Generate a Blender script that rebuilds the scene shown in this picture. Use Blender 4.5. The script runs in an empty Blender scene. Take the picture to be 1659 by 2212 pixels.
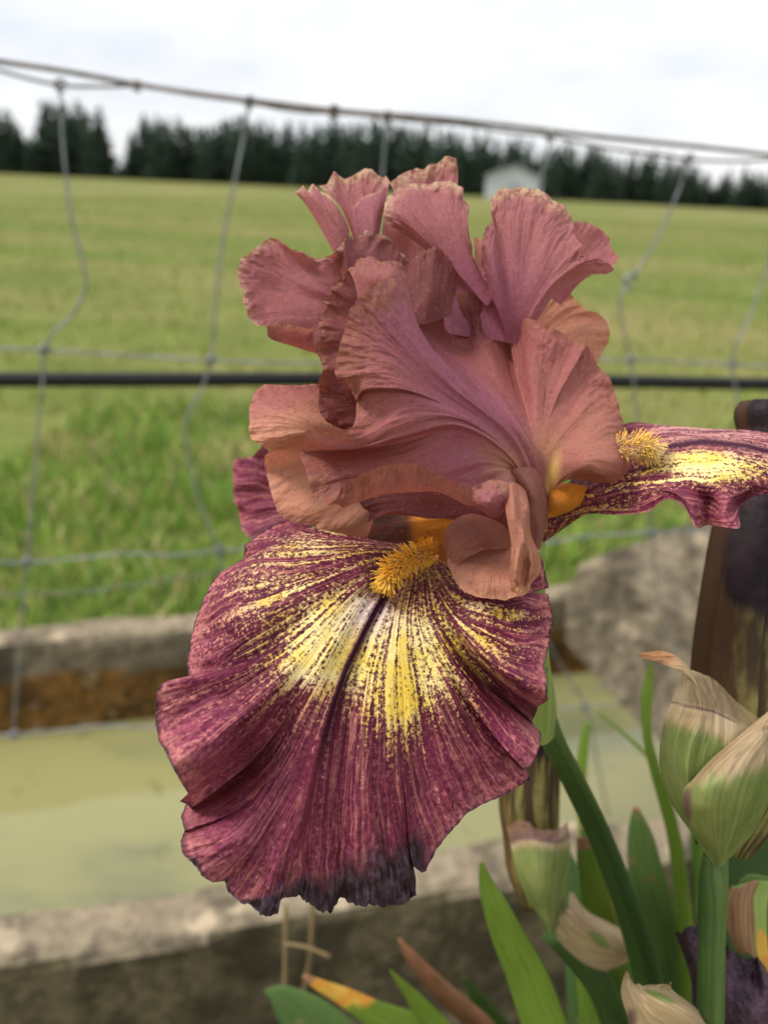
import bpy, math, random
import numpy as np
from mathutils import Matrix, Vector

random.seed(7)
SC = bpy.context.scene
COL = SC.collection

# ------------------------------------------------------------------ camera
PW, PH, FPX = 1659.0, 2212.0, 1720.0       # reference picture frame and focal length in the same pixels
CAM = np.array([0.0, 0.0, 0.95])
PITCH, ROLL = math.radians(22.3), math.radians(2.8)
_f = np.array([0, math.cos(PITCH), -math.sin(PITCH)])
_R = np.array([1.0, 0, 0]); _U = np.array([0, math.sin(PITCH), math.cos(PITCH)])
_r = math.cos(ROLL)*_R + math.sin(ROLL)*_U
_u = -math.sin(ROLL)*_R + math.cos(ROLL)*_U
cam_data = bpy.data.cameras.new('camera')
cam = bpy.data.objects.new('camera', cam_data); COL.objects.link(cam)
M = Matrix.Identity(4)
for i in range(3):
    M[i][0], M[i][1], M[i][2], M[i][3] = _r[i], _u[i], -_f[i], CAM[i]
cam.matrix_world = M
cam_data.sensor_fit = 'VERTICAL'; cam_data.sensor_height = 36.0
cam_data.lens = 36.0*FPX/PH
cam_data.clip_start = 0.01; cam_data.clip_end = 2000
cam_data.dof.use_dof = True
cam_data.dof.focus_distance = 0.137
cam_data.dof.aperture_fstop = cam_data.lens/2.0
SC.camera = cam

# ------------------------------------------------------------------ world, sun, exposure
SUN_EL, SUN_AZ = math.radians(50), math.radians(-100)   # azimuth measured from +Y towards +X
world = bpy.data.worlds.new('World'); SC.world = world; world.use_nodes = True
wn, wl = world.node_tree.nodes, world.node_tree.links
wn.clear()
def wnode(t, **k):
    n = wn.new(t)
    for a, b in k.items(): setattr(n, a, b)
    return n
sky = wnode('ShaderNodeTexSky', sky_type='NISHITA', sun_disc=False)
sky.sun_elevation = SUN_EL; sky.sun_rotation = SUN_AZ
bg_sky = wnode('ShaderNodeBackground'); bg_sky.inputs['Strength'].default_value = 0.06
wl.new(sky.outputs[0], bg_sky.inputs['Color'])
tc = wnode('ShaderNodeTexCoord')
mp = wnode('ShaderNodeMapping'); mp.inputs['Scale'].default_value = (1.6, 1.6, 5.0)
wl.new(tc.outputs['Generated'], mp.inputs['Vector'])
nz = wnode('ShaderNodeTexNoise'); nz.inputs['Scale'].default_value = 2.2; nz.inputs['Detail'].default_value = 5
nz.inputs['Roughness'].default_value = 0.55
wl.new(mp.outputs[0], nz.inputs['Vector'])
cr_ = wnode('ShaderNodeValToRGB')
cr_.color_ramp.elements[0].position = 0.36; cr_.color_ramp.elements[0].color = (0.64, 0.665, 0.72, 1)
cr_.color_ramp.elements[1].position = 0.60; cr_.color_ramp.elements[1].color = (0.83, 0.83, 0.84, 1)
wl.new(nz.outputs['Fac'], cr_.inputs['Fac'])
bg_cloud = wnode('ShaderNodeBackground')
sxyz = wnode('ShaderNodeSeparateXYZ'); wl.new(tc.outputs['Generated'], sxyz.inputs[0])
ovc = wnode('ShaderNodeMapRange'); wl.new(sxyz.outputs[2], ovc.inputs['Value'])     # overcast sky: zenith about 2.4 times the horizon
ovc.inputs['From Min'].default_value = 0.0; ovc.inputs['From Max'].default_value = 1.0
ovc.inputs['To Min'].default_value = 0.56; ovc.inputs['To Max'].default_value = 0.92
wl.new(ovc.outputs[0], bg_cloud.inputs['Strength'])
wl.new(cr_.outputs[0], bg_cloud.inputs['Color'])
mixw = wnode('ShaderNodeMixShader'); mixw.inputs['Fac'].default_value = 0.88
wl.new(bg_sky.outputs[0], mixw.inputs[1]); wl.new(bg_cloud.outputs[0], mixw.inputs[2])
wo = wnode('ShaderNodeOutputWorld'); wl.new(mixw.outputs[0], wo.inputs['Surface'])

sun_data = bpy.data.lights.new('sun', 'SUN'); sun_data.energy = 1.5; sun_data.angle = math.radians(16)
sun_data.color = (1.0, 0.95, 0.88)
sun = bpy.data.objects.new('sun', sun_data); COL.objects.link(sun)
sd = Vector((math.cos(SUN_EL)*math.sin(SUN_AZ), math.cos(SUN_EL)*math.cos(SUN_AZ), math.sin(SUN_EL)))
sun.rotation_euler = sd.to_track_quat('Z', 'Y').to_euler()
SC.view_settings.view_transform = 'Standard'; SC.view_settings.look = 'None'
SC.view_settings.gamma = 1.0; SC.view_settings.use_curve_mapping = False
SC.view_settings.exposure = 1.2
SC.cycles.use_denoising = True
SC.cycles.max_bounces = 8; SC.cycles.transparent_max_bounces = 16
SC.cycles.sample_clamp_indirect = 5.0

# ------------------------------------------------------------------ picture frame -> place
D0 = 0.150                                  # distance of the bloom's axis, metres
def ray(x, y):
    return _f + (x-PW/2)/FPX*_r - (y-PH/2)/FPX*_u
def P(x, y, d_mm):                          # point at a given distance (mm from the bloom's axis) along the view direction
    return CAM + ray(x, y)*(D0 + d_mm/1000.0)
def PA(X, Y, Dmm):
    X, Y, Dmm = np.asarray(X), np.asarray(Y), np.asarray(Dmm)
    dv = _f + ((X-PW/2)/FPX)[..., None]*_r - ((Y-PH/2)/FPX)[..., None]*_u
    return CAM + dv*((D0 + Dmm/1000.0)[..., None])
def on_z(x, y, z):
    d = ray(x, y); return CAM + d*((z-CAM[2])/d[2])
FAZ = math.radians(78)
FE = np.array([math.sin(FAZ), math.cos(FAZ), 0]); FN = np.array([-FE[1], FE[0], 0])
FP0 = np.array([0, 0.70, 0])
def on_fence(x, y, off=0.0):
    d = ray(x, y); return CAM + d*((FN@FP0 + off)/(FN@d))

# ------------------------------------------------------------------ helpers: objects
def tag(o, label=None, cat=None, group=None, kind=None):
    if label: o['label'] = label
    if cat: o['category'] = cat
    if group: o['group'] = group
    if kind: o['kind'] = kind
    return o
def empty(name, loc, label, cat, group=None):
    o = bpy.data.objects.new(name, None); COL.objects.link(o)
    o.location = Vector(loc); o.empty_display_size = 0.02
    return tag(o, label, cat, group)
def link(name, me, mat=None, parent=None, smooth=True):
    o = bpy.data.objects.new(name, me); COL.objects.link(o)
    if mat: me.materials.append(mat)
    if parent is not None:
        o.parent = parent
        w = Vector(parent.location); g = parent.parent
        while g is not None:
            w += Vector(g.location); g = g.parent
        o.location = -w if parent.type == 'EMPTY' else Vector((0, 0, 0))
    if smooth and len(me.polygons):
        me.polygons.foreach_set('use_smooth', np.ones(len(me.polygons), dtype=bool))
    return o
class MB:
    """collects vertices, faces and a colour attribute for one mesh"""
    def __init__(s): s.v = []; s.f = []; s.c = []; s.uv = []; s.n = 0
    def add(s, v, f, c=None, uv=None):
        v = np.asarray(v, float).reshape(-1, 3); k = len(v)
        s.v.append(v)
        for q in f: s.f.append(tuple(int(i)+s.n for i in q))
        if c is None: c = np.zeros((k, 8))
        c = np.asarray(c, float).reshape(k, -1)
        if c.shape[1] == 4: c = np.concatenate([c, np.zeros((k, 4))], 1)
        s.c.append(c)
        s.uv.append(np.zeros((k, 2)) if uv is None else np.asarray(uv, float).reshape(-1, 2))
        s.n += k
    def mesh(s, name):
        me = bpy.data.meshes.new(name)
        V = np.concatenate(s.v); C = np.concatenate(s.c); UV = np.concatenate(s.uv)
        me.from_pydata(V.tolist(), [], s.f); me.update()
        a = me.attributes.new('C1', 'FLOAT_COLOR', 'POINT'); a.data.foreach_set('color', C[:, :4].astype(np.float32).ravel())
        if C[:, 4:].any():
            a2 = me.attributes.new('C2', 'FLOAT_COLOR', 'POINT'); a2.data.foreach_set('color', C[:, 4:].astype(np.float32).ravel())
        b = me.attributes.new('UV1', 'FLOAT2', 'POINT'); b.data.foreach_set('vector', UV.astype(np.float32).ravel())
        return me
    def build(s, name, mat, parent=None, smooth=True): return link(name, s.mesh(name), mat, parent, smooth)

# ------------------------------------------------------------------ helpers: curves, noise, sheets
def cr(T, K, t):
    """non-uniform Catmull-Rom; K[k, ...] at knots T[k], evaluated at t[n]"""
    T = np.asarray(T, float); K = np.asarray(K, float); t = np.asarray(t, float)
    n = len(T)
    h = np.maximum(np.diff(T), 1e-6)
    sl = (K[1:]-K[:-1])/h.reshape((-1,)+(1,)*(K.ndim-1))
    m = np.empty_like(K); m[0] = sl[0]; m[-1] = sl[-1]
    if n > 2:
        w0 = (h[1:]/(h[1:]+h[:-1])).reshape((-1,)+(1,)*(K.ndim-1))
        m[1:-1] = w0*sl[:-1] + (1-w0)*sl[1:]
    i = np.clip(np.searchsorted(T, t, side='right')-1, 0, n-2)
    s = ((t-T[i])/h[i]).reshape((-1,)+(1,)*(K.ndim-1)); hh = h[i].reshape(s.shape)
    s = np.clip(s, 0, 1)
    return ((2*s**3-3*s**2+1)*K[i] + (s**3-2*s**2+s)*hh*m[i] + (-2*s**3+3*s**2)*K[i+1] + (s**3-s**2)*hh*m[i+1])
_rs = np.random.RandomState(3)
_G = _rs.rand(256, 256)
def vnoise(x, y, seed=0):
    x = np.asarray(x, float)+seed*17.31; y = np.asarray(y, float)+seed*9.77
    xi = np.floor(x).astype(int); yi = np.floor(y).astype(int); fx = x-xi; fy = y-yi
    fx = fx*fx*(3-2*fx); fy = fy*fy*(3-2*fy)
    g = lambda a, b: _G[a & 255, b & 255]
    return (g(xi, yi)*(1-fx)*(1-fy)+g(xi+1, yi)*fx*(1-fy)+g(xi, yi+1)*(1-fx)*fy+g(xi+1, yi+1)*fx*fy)*2-1
def fbm(x, y, seed=0, o=3):
    r = 0; a = 1.0
    for k in range(o): r = r + a*vnoise(x*2**k, y*2**k, seed+k*5); a *= 0.5
    return r
def sstep(a, b, x):
    t = np.clip((x-a)/(b-a), 0, 1); return t*t*(3-2*t)
def grid_faces(nu, nv, base=0):
    i, j = np.meshgrid(np.arange(nu), np.arange(nv), indexing='ij')
    a = base + i*(nv+1)+j
    return np.stack([a, a+1, a+nv+2, a+nv+1], -1).reshape(-1, 4)
MMPX = D0*1000/FPX
def sheet(mb, keys, outline=None, nu=90, nv=80, jag=2.0, crink=0.35, wave=0.8, wlen=55, seed=1, col=None, fold=0.35, foldw=38, laps=(), jagf=None):
    """petal sheet: ribs run from the root to the rim, each point (x, y, distance mm)"""
    nk = len(keys)
    if nu < 200: nu = int(nu*1.8)
    tv = np.linspace(0, 1, nv+1)
    K = np.zeros((nk, nv+1, 3)); ln = []
    for k, rib in enumerate(keys):
        A = np.array([(q[0], q[1], q[2] if len(q) > 2 else 0) for q in rib], float)
        B = A.copy(); B[:, 2] /= MMPX
        s = np.concatenate([[0], np.cumsum(np.linalg.norm(np.diff(B, axis=0), axis=1)+1e-3)])
        K[k] = cr(s/s[-1], A, tv); ln.append(s[-1])
    E = K[:, -1, :2]
    if outline is not None:
        O = np.array(outline, float)
        os_ = np.concatenate([[0], np.cumsum(np.linalg.norm(np.diff(O, axis=0), axis=1)+1e-3)])
        L = os_[-1]; T = []; last = 0
        for k in range(nk):
            lo = last if k == 0 else last+1
            hi = len(O)-(nk-1-k)
            dd = np.linalg.norm(O[lo:hi]-E[k], axis=1); last = lo+int(np.argmin(dd)); T.append(os_[last])
        T[0] = 0; T[-1] = L
    else:
        g = np.linalg.norm(np.diff(E, axis=0), axis=1)
        mid = np.linalg.norm(np.diff(K[:, nv//2, :2], axis=0), axis=1)
        g = np.maximum(np.maximum(g, mid), 4.0)
        T = np.concatenate([[0], np.cumsum(g)]); L = T[-1]
    tu = np.linspace(0, L, nu+1)
    S = cr(T, K.reshape(nk, -1), tu).reshape(nu+1, nv+1, 3)
    U = np.repeat((tu/L)[:, None], nv+1, 1); V = np.repeat(tv[None, :], nu+1, 0)
    if outline is not None:
        OX = np.interp(tu, os_, O[:, 0]); OY = np.interp(tu, os_, O[:, 1])
        w = sstep(0.72, 1.0, V)
        S[..., 0] += w*(OX-S[:, -1, 0])[:, None]; S[..., 1] += w*(OY-S[:, -1, 1])[:, None]
    UL = U*L; VL = V*float(np.mean(ln))
    # jagged rim
    dirx = S[:, -1, 0]-S[:, -2, 0]; diry = S[:, -1, 1]-S[:, -2, 1]
    dl = np.hypot(dirx, diry)+1e-6
    J = jag*(fbm(tu/11.0, tu*0+seed, seed, 3))*(1.0 if jagf is None else jagf(S[:, -1, 0], S[:, -1, 1]))
    wj = sstep(0.93, 1.0, V)
    S[..., 0] += wj*(J*dirx/dl)[:, None]; S[..., 1] += wj*(J*diry/dl)[:, None]
    # waves and crinkles
    X, Y = S[..., 0].copy(), S[..., 1].copy()
    du = np.hypot(np.gradient(X, axis=0), np.gradient(Y, axis=0))
    rho = np.clip(du/(L/nu), 0, 1); rho = sstep(0.12, 0.75, rho)
    kern = np.ones(9)/9.0; rho = np.apply_along_axis(lambda q: np.convolve(np.pad(q, 4, mode='edge'), kern, 'valid'), 0, rho)
    wr = sstep(0.35, 1.0, V)*rho
    Dm = S[..., 2]
    Dm = Dm + wave*wr*fbm(UL/wlen, VL/(wlen*2.5), seed+3, 2)
    Dm = Dm + fold*sstep(0.15, 0.8, V)*rho*fbm(UL/foldw, VL/420.0, seed+6, 2)
    for (lx, ly, a0, w0, a1, w1, v0) in laps:          # where one part of the rim laps over its neighbour
        k = int(np.argmin(np.hypot(S[:, -1, 0]-lx, S[:, -1, 1]-ly))); t0 = tu[k]
        g = sstep(v0, 1.0, V)
        Dm = Dm + g*np.where(UL < t0, a0*np.exp(-np.maximum(t0-UL, 0)/w0), a1*np.exp(-np.maximum(UL-t0, 0)/w1))
    ce = sstep(0.72, 1.0, V)
    Dm = Dm + crink*ce*(1.0 if jagf is None else (0.5+0.5*jagf(S[:, -1, 0], S[:, -1, 1]))[:, None])*(0.6*fbm(UL/9.0, VL/13.0, seed+9, 2)+0.7*fbm(UL/18.0, VL/26.0, seed+19, 2)) + 0.12*wr*fbm(UL/9.0, VL/90.0, seed+11, 2)
    V3 = PA(X, Y, Dm)
    C = np.zeros((nu+1, nv+1, 8))
    C[..., 7] = 1-rho
    C[..., 1] = sstep(0.86, 1.0, V + 0.05*fbm(UL/30.0, VL/30.0, seed+4))
    if col is not None:
        for k, a in col(U, V, X, Y).items(): C[..., k] = a
    mb.add(V3.reshape(-1, 3), grid_faces(nu, nv), C.reshape(-1, 8), np.stack([UL*MMPX/10, VL*MMPX/10], -1).reshape(-1, 2))
    return S
def tube(mb, pts, rad, n=12, flat=1.0, side=None, col=None, cap=True, sub=4):
    """tapered tube through world points; flat < 1 squashes it across 'side'"""
    A = np.array(pts, float); m = len(A)
    rad = np.array(rad, float) if np.ndim(rad) else np.full(m, float(rad)); vv = np.linspace(0, 1, m)
    if sub > 1 and m > 2:
        s = np.concatenate([[0], np.cumsum(np.linalg.norm(np.diff(A, axis=0), axis=1)+1e-9)])
        t = np.concatenate([np.linspace(s[i], s[i+1], sub, endpoint=False) for i in range(m-1)]+[s[-1:]]); vv = t/s[-1]
        rad = np.maximum(cr(s, rad[:, None], t)[:, 0], 1e-5); A = cr(s, A, t); m = len(A)
    Tn = np.gradient(A, axis=0); Tn /= np.linalg.norm(Tn, axis=1)[:, None]+1e-12
    ref = np.array(side, float) if side is not None else np.array([0.31, 0.23, 0.92])
    X = np.cross(Tn, ref); X /= np.linalg.norm(X, axis=1)[:, None]+1e-12
    Z = np.cross(X, Tn)
    a = np.linspace(0, 2*np.pi, n, endpoint=False)
    Vv = A[:, None, :] + rad[:, None, None]*(np.cos(a)[None, :, None]*X[:, None, :] + flat*np.sin(a)[None, :, None]*Z[:, None, :])
    F = []
    for i in range(m-1):
        for j in range(n):
            F.append((i*n+j, i*n+(j+1) % n, (i+1)*n+(j+1) % n, (i+1)*n+j))
    if cap: F.append(tuple(range(n))[::-1]); F.append(tuple((m-1)*n+j for j in range(n)))
    v = vv
    C = np.zeros((m, n, 4)); C[..., 0] = v[:, None]; C[..., 1] = (np.cos(a)[None, :]+1)/2
    if col is not None: C[...] = col(v[:, None]+0*a[None, :], a[None, :]+0*v[:, None])
    s = np.concatenate([[0], np.cumsum(np.linalg.norm(np.diff(A, axis=0), axis=1))])*100
    UV = np.zeros((m, n, 2)); UV[..., 0] = (a[None, :]/(2*np.pi)); UV[..., 1] = s[:, None]
    mb.add(Vv.reshape(-1, 3), F, C.reshape(-1, 4), UV.reshape(-1, 2))

# ------------------------------------------------------------------ helpers: materials
def srgb(r, g, b):
    f = lambda c: (c/255/12.92) if c/255 <= 0.04045 else ((c/255+0.055)/1.055)**2.4
    return (f(r), f(g), f(b), 1)
class Mat:
    def __init__(s, name):
        s.m = bpy.data.materials.new(name); s.m.use_nodes = True
        s.t = s.m.node_tree; s.t.nodes.clear()
        s.out = s.n('ShaderNodeOutputMaterial')
    def n(s, t, **k):
        q = s.t.nodes.new(t)
        for a, b in k.items(): setattr(q, a, b)
        return q
    def l(s, a, b): s.t.links.new(a, b)
    def put(s, sock, val):
        if hasattr(val, 'is_linked') or hasattr(val, 'links'): s.l(val, sock)
        else: sock.default_value = val
    def attr(s, name, out='Color'):
        q = s.n('ShaderNodeAttribute'); q.attribute_name = name; return q.outputs[out]
    def sep(s, c):
        q = s.n('ShaderNodeSeparateColor'); s.l(c, q.inputs[0]); return q.outputs
    def obj(s): return s.n('ShaderNodeTexCoord').outputs['Object']
    def geo(s): return s.n('ShaderNodeNewGeometry').outputs['Position']
    def scale(s, v, sc):
        q = s.n('ShaderNodeMapping'); s.l(v, q.inputs['Vector']); q.inputs['Scale'].default_value = sc; return q.outputs[0]
    def noise(s, v, sc, det=3, rough=0.55, dist=0.0):
        q = s.n('ShaderNodeTexNoise'); s.l(v, q.inputs['Vector'])
        q.inputs['Scale'].default_value = sc; q.inputs['Detail'].default_value = det
        q.inputs['Roughness'].default_value = rough; q.inputs['Distortion'].default_value = dist
        return q.outputs['Fac']
    def voro(s, v, sc, feature='F1'):
        q = s.n('ShaderNodeTexVoronoi'); q.feature = feature; s.l(v, q.inputs['Vector']); q.inputs['Scale'].default_value = sc
        return q.outputs['Distance']
    def ramp(s, f, a, b, lo=0.0, hi=1.0):
        q = s.n('ShaderNodeMapRange'); q.interpolation_type = 'SMOOTHSTEP'
        s.put(q.inputs['Value'], f); s.put(q.inputs['From Min'], a); s.put(q.inputs['From Max'], b)
        q.inputs['To Min'].default_value = lo; q.inputs['To Max'].default_value = hi
        return q.outputs[0]
    def math(s, op, a, b=0.0, c=None):
        q = s.n('ShaderNodeMath', operation=op); s.put(q.inputs[0], a); s.put(q.inputs[1], b)
        if c is not None: s.put(q.inputs[2], c)
        return q.outputs[0]
    def mix(s, f, a, b, blend='MIX'):
        q = s.n('ShaderNodeMix', data_type='RGBA', blend_type=blend)
        s.put(q.inputs['Factor'], f)
        A = [i for i in q.inputs if i.name == 'A' and i.type == 'RGBA'][0]; B = [i for i in q.inputs if i.name == 'B' and i.type == 'RGBA'][0]
        s.put(A, a); s.put(B, b)
        return [o for o in q.outputs if o.type == 'RGBA'][0]
    def bump(s, h, strength, dist):
        q = s.n('ShaderNodeBump'); s.l(h, q.inputs['Height']); q.inputs['Strength'].default_value = strength
        q.inputs['Distance'].default_value = dist; return q.outputs[0]
    def surf(s, color, rough=0.6, spec=0.3, normal=None, trans=0.0, tcol=None, alpha=None, sheen=0.0):
        p = s.n('ShaderNodeBsdfPrincipled'); s.put(p.inputs['Base Color'], color); s.put(p.inputs['Roughness'], rough)
        p.inputs['Specular IOR Level'].default_value = spec
        if sheen: p.inputs['Sheen Weight'].default_value = sheen
        if normal is not None: s.l(normal, p.inputs['Normal'])
        o = p.outputs[0]
        if trans:
            t = s.n('ShaderNodeBsdfTranslucent'); s.put(t.inputs[0], tcol if tcol is not None else color)
            if normal is not None: s.l(normal, t.inputs['Normal'])
            x = s.n('ShaderNodeMixShader'); s.put(x.inputs[0], trans); s.l(o, x.inputs[1]); s.l(t.outputs[0], x.inputs[2]); o = x.outputs[0]
        if alpha is not None:
            t = s.n('ShaderNodeBsdfTransparent')
            x = s.n('ShaderNodeMixShader'); s.put(x.inputs[0], alpha); s.l(t.outputs[0], x.inputs[1]); s.l(o, x.inputs[2]); o = x.outputs[0]
        s.l(o, s.out.inputs['Surface'])
        return s.m

def mat_standard(name, base, mauve, rim, brown, trans=0.20, vs=1.0):
    m = Mat(name)
    c = m.sep(m.attr('C1')); al = m.attr('C1', 'Alpha')
    ob = m.obj()
    wq = m.n('ShaderNodeTexNoise'); m.l(ob, wq.inputs['Vector']); wq.inputs['Scale'].default_value = 80.0; wq.inputs['Detail'].default_value = 4
    wv = m.n('ShaderNodeVectorMath', operation='MULTIPLY_ADD'); m.l(wq.outputs['Color'], wv.inputs[0]); wv.inputs[1].default_value = (0.38, 0.3, 0); m.l(m.attr('UV1', 'Vector'), wv.inputs[2])
    uv = wv.outputs[0]
    conv = m.attr('C2', 'Alpha')
    fade = lambda f: m.math('ADD', m.math('MULTIPLY', m.math('SUBTRACT', f, 0.5), m.math('MULTIPLY_ADD', conv, -0.75*vs, vs)), 0.5)
    veins = fade(m.noise(m.scale(uv, (9.0, 0.45, 1)), 1.0, 5, 0.65, 0.2))
    fine = fade(m.noise(m.scale(uv, (34.0, 2.0, 1)), 1.0, 3, 0.6))
    blot = m.noise(ob, 170.0, 5, 0.65)
    speck = m.noise(ob, 2200.0, 2, 0.7)
    speck2 = m.noise(ob, 900.0, 3, 0.65)
    col = m.mix(m.ramp(m.math('ADD', c[0], m.math('MULTIPLY_ADD', blot, 0.7, -0.35)), 0.10, 0.90), base, mauve)
    col = m.mix(al, col, brown)
    col = m.mix(m.ramp(veins, 0.50, 0.75, 0, 0.42), col, m.mix(0.75, col, srgb(92, 36, 50)))
    col = m.mix(m.ramp(veins, 0.26, 0.46, 0.35, 0), col, m.mix(0.6, col, srgb(200, 132, 112)))
    for k, (su, sv, wd, st) in enumerate(((1.8, 0.22, 0.007, 0.75), (4.0, 0.4, 0.008, 0.4))):
        hair = m.ramp(m.math('ABSOLUTE', m.math('SUBTRACT', m.noise(m.scale(uv, (su, sv, 1)), 1.0, 3, 0.6, 0.5), 0.5)), 0.0, wd, st, 0)
        col = m.mix(hair, col, m.mix(0.75, col, srgb(84, 34, 50)))
    col = m.mix(m.ramp(fine, 0.52, 0.72, 0, 0.22), col, m.mix(0.7, col, srgb(96, 40, 50)))
    col = m.mix(m.math('MULTIPLY', c[1], m.ramp(speck2, 0.32, 0.62, 0.0, 1.0)), col, rim)
    col = m.mix(m.math('MULTIPLY', c[2], m.ramp(fine, 0.3, 0.6, 0.6, 1.0)), col, srgb(224, 186, 104))
    col = m.mix(m.ramp(speck2, 0.56, 0.74, 0, 0.24), col, srgb(208, 142, 122))
    col = m.mix(m.ramp(speck2, 0.28, 0.45, 0.40, 0), col, srgb(112, 52, 56))
    col = m.mix(m.ramp(speck, 0.62, 0.78, 0, 0.25), col, srgb(226, 180, 160))
    h = m.math('ADD', m.math('MULTIPLY', veins, 1.0), m.math('MULTIPLY_ADD', fine, 0.45, m.math('MULTIPLY_ADD', speck, 0.18, m.math('MULTIPLY', speck2, 0.45))))
    nrm = m.bump(h, 0.75, 0.0007)
    return m.surf(col, 0.55, 0.20, nrm, trans, m.mix(0.5, col, srgb(205, 104, 80)))
M_STD = mat_standard('petal rose', srgb(154, 92, 88), srgb(142, 83, 102), srgb(138, 94, 70), srgb(86, 38, 38), 0.24, 0.6)
M_BACK = mat_standard('petal rose rear', srgb(162, 101, 102), srgb(142, 82, 100), srgb(200, 174, 134), srgb(98, 47, 46), 0.32, 0.6)
M_SALMON = mat_standard('petal salmon', srgb(192, 134, 108), srgb(162, 96, 94), srgb(196, 142, 112), srgb(126, 70, 56), 0.26, 0.5)

def mat_fall(name, k=1.0):
    m = Mat(name)
    c = m.sep(m.attr('C1')); wither = m.attr('C1', 'Alpha')   # r pale amount, g rim, b yellow, a wither
    c2 = m.sep(m.attr('C2'))                                  # r midrib, g fineness, b pink ground
    ob = m.obj()
    wq = m.n('ShaderNodeTexNoise'); m.l(ob, wq.inputs['Vector']); wq.inputs['Scale'].default_value = 95.0; wq.inputs['Detail'].default_value = 4
    wv = m.n('ShaderNodeVectorMath', operation='MULTIPLY_ADD'); m.l(wq.outputs['Color'], wv.inputs[0]); wv.inputs[1].default_value = (0.42, 0.3, 0); m.l(m.attr('UV1', 'Vector'), wv.inputs[2])
    uv = wv.outputs[0]
    streak = m.noise(m.scale(uv, (4.0*k, 0.20*k, 1)), 1.0, 2, 0.6, 0.12)
    streak2 = m.noise(m.scale(uv, (9.0*k, 0.8, 1)), 1.0, 3, 0.6, 0.2)
    dots = m.noise(ob, 2700.0, 2, 0.5)
    dots2 = m.noise(ob, 1350.0, 2, 0.55)
    blot = m.noise(ob, 150.0, 4, 0.6)
    val = m.math('ADD', c[0], m.math('MULTIPLY_ADD', streak, 2.4, -1.2))
    val = m.math('ADD', val, m.math('MULTIPLY_ADD', streak2, 0.6, -0.30))
    val = m.math('ADD', val, m.math('MULTIPLY_ADD', dots, 0.8, -0.40))
    val = m.math('ADD', val, m.math('MULTIPLY_ADD', dots2, 1.6, -0.80))
    pale_m = m.ramp(val, 0.22, 0.86)
    pale_m = m.math('MULTIPLY', pale_m, m.math('SUBTRACT', 1.0, c2[0]))
    ground = m.mix(m.ramp(m.math('ADD', m.math('MULTIPLY', blot, 0.5), m.math('MULTIPLY', dots2, 0.5)), 0.35, 0.65), srgb(62, 14, 34), srgb(104, 28, 56))
    pinkg = m.mix(m.ramp(dots2, 0.3, 0.7), srgb(120, 44, 74), srgb(156, 82, 98))
    ground = m.mix(m.math('MULTIPLY', c2[2], m.ramp(streak2, 0.35, 0.62, 0.25, 1.0)), ground, pinkg)
    # fine pale vein network running to the rim
    for su, sv, wd, st in ((2.0, 0.14, 0.018, 0.65), (4.2, 0.22, 0.016, 0.5)):
        vn = m.ramp(m.math('ABSOLUTE', m.math('SUBTRACT', m.noise(m.scale(uv, (su, sv, 1)), 1.0, 3, 0.55, 0.35), 0.5)), 0.0, wd, st, 0)
        ground = m.mix(m.math('MULTIPLY', vn, m.ramp(dots2, 0.2, 0.7, 0.45, 1.0)), ground, srgb(190, 118, 110))
    ground = m.mix(m.ramp(streak2, 0.52, 0.75, 0, 0.2), ground, srgb(66, 20, 38))
    ground = m.mix(c2[0], ground, srgb(62, 18, 42))
    pale = m.mix(c[2], m.mix(m.ramp(c[0], 0.42, 0.72), srgb(178, 106, 106), srgb(236, 218, 216)), m.mix(m.ramp(blot, 0.35, 0.65), srgb(238, 200, 76), srgb(244, 224, 150)))
    pale = m.mix(c2[1], pale, srgb(204, 150, 70))
    pale = m.mix(m.math('MULTIPLY', c2[2], 0.75), pale, srgb(208, 144, 124))
    col = m.mix(pale_m, ground, pale)
    col = m.mix(m.math('MULTIPLY', c[1], m.ramp(dots2, 0.30, 0.58, 0.1, 1.0)), col, srgb(178, 112, 106))
    wn1 = m.noise(m.scale(uv, (14, 2.5, 1)), 1.0, 4)
    wcol = m.mix(m.ramp(m.math('ADD', m.math('MULTIPLY', wn1, 0.5), m.math('MULTIPLY', m.noise(ob, 420.0, 4, 0.65), 0.5)), 0.36, 0.66), srgb(30, 20, 28), srgb(92, 76, 86))
    wmask = m.ramp(m.math('ADD', wither, m.math('ADD', m.math('MULTIPLY_ADD', dots2, 0.5, -0.25), m.math('MULTIPLY_ADD', m.noise(ob, 260.0, 3, 0.6), 0.9, -0.45))), 0.12, 0.88)
    col = m.mix(wmask, col, wcol)
    h = m.math('ADD', m.math('MULTIPLY', streak2, 1.1), m.math('ADD', m.math('MULTIPLY', dots, 0.25), m.math('MULTIPLY', m.math('MULTIPLY', wn1, wither), 3.0)))
    nrm = m.bump(h, 0.7, 0.0008)
    return m.surf(col, 0.55, 0.16, nrm, 0.10, m.mix(0.4, col, srgb(190, 90, 90)))
M_FALL = mat_fall('petal plicata')
M_FALL2 = mat_fall('petal plicata striped', 2.1)

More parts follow.
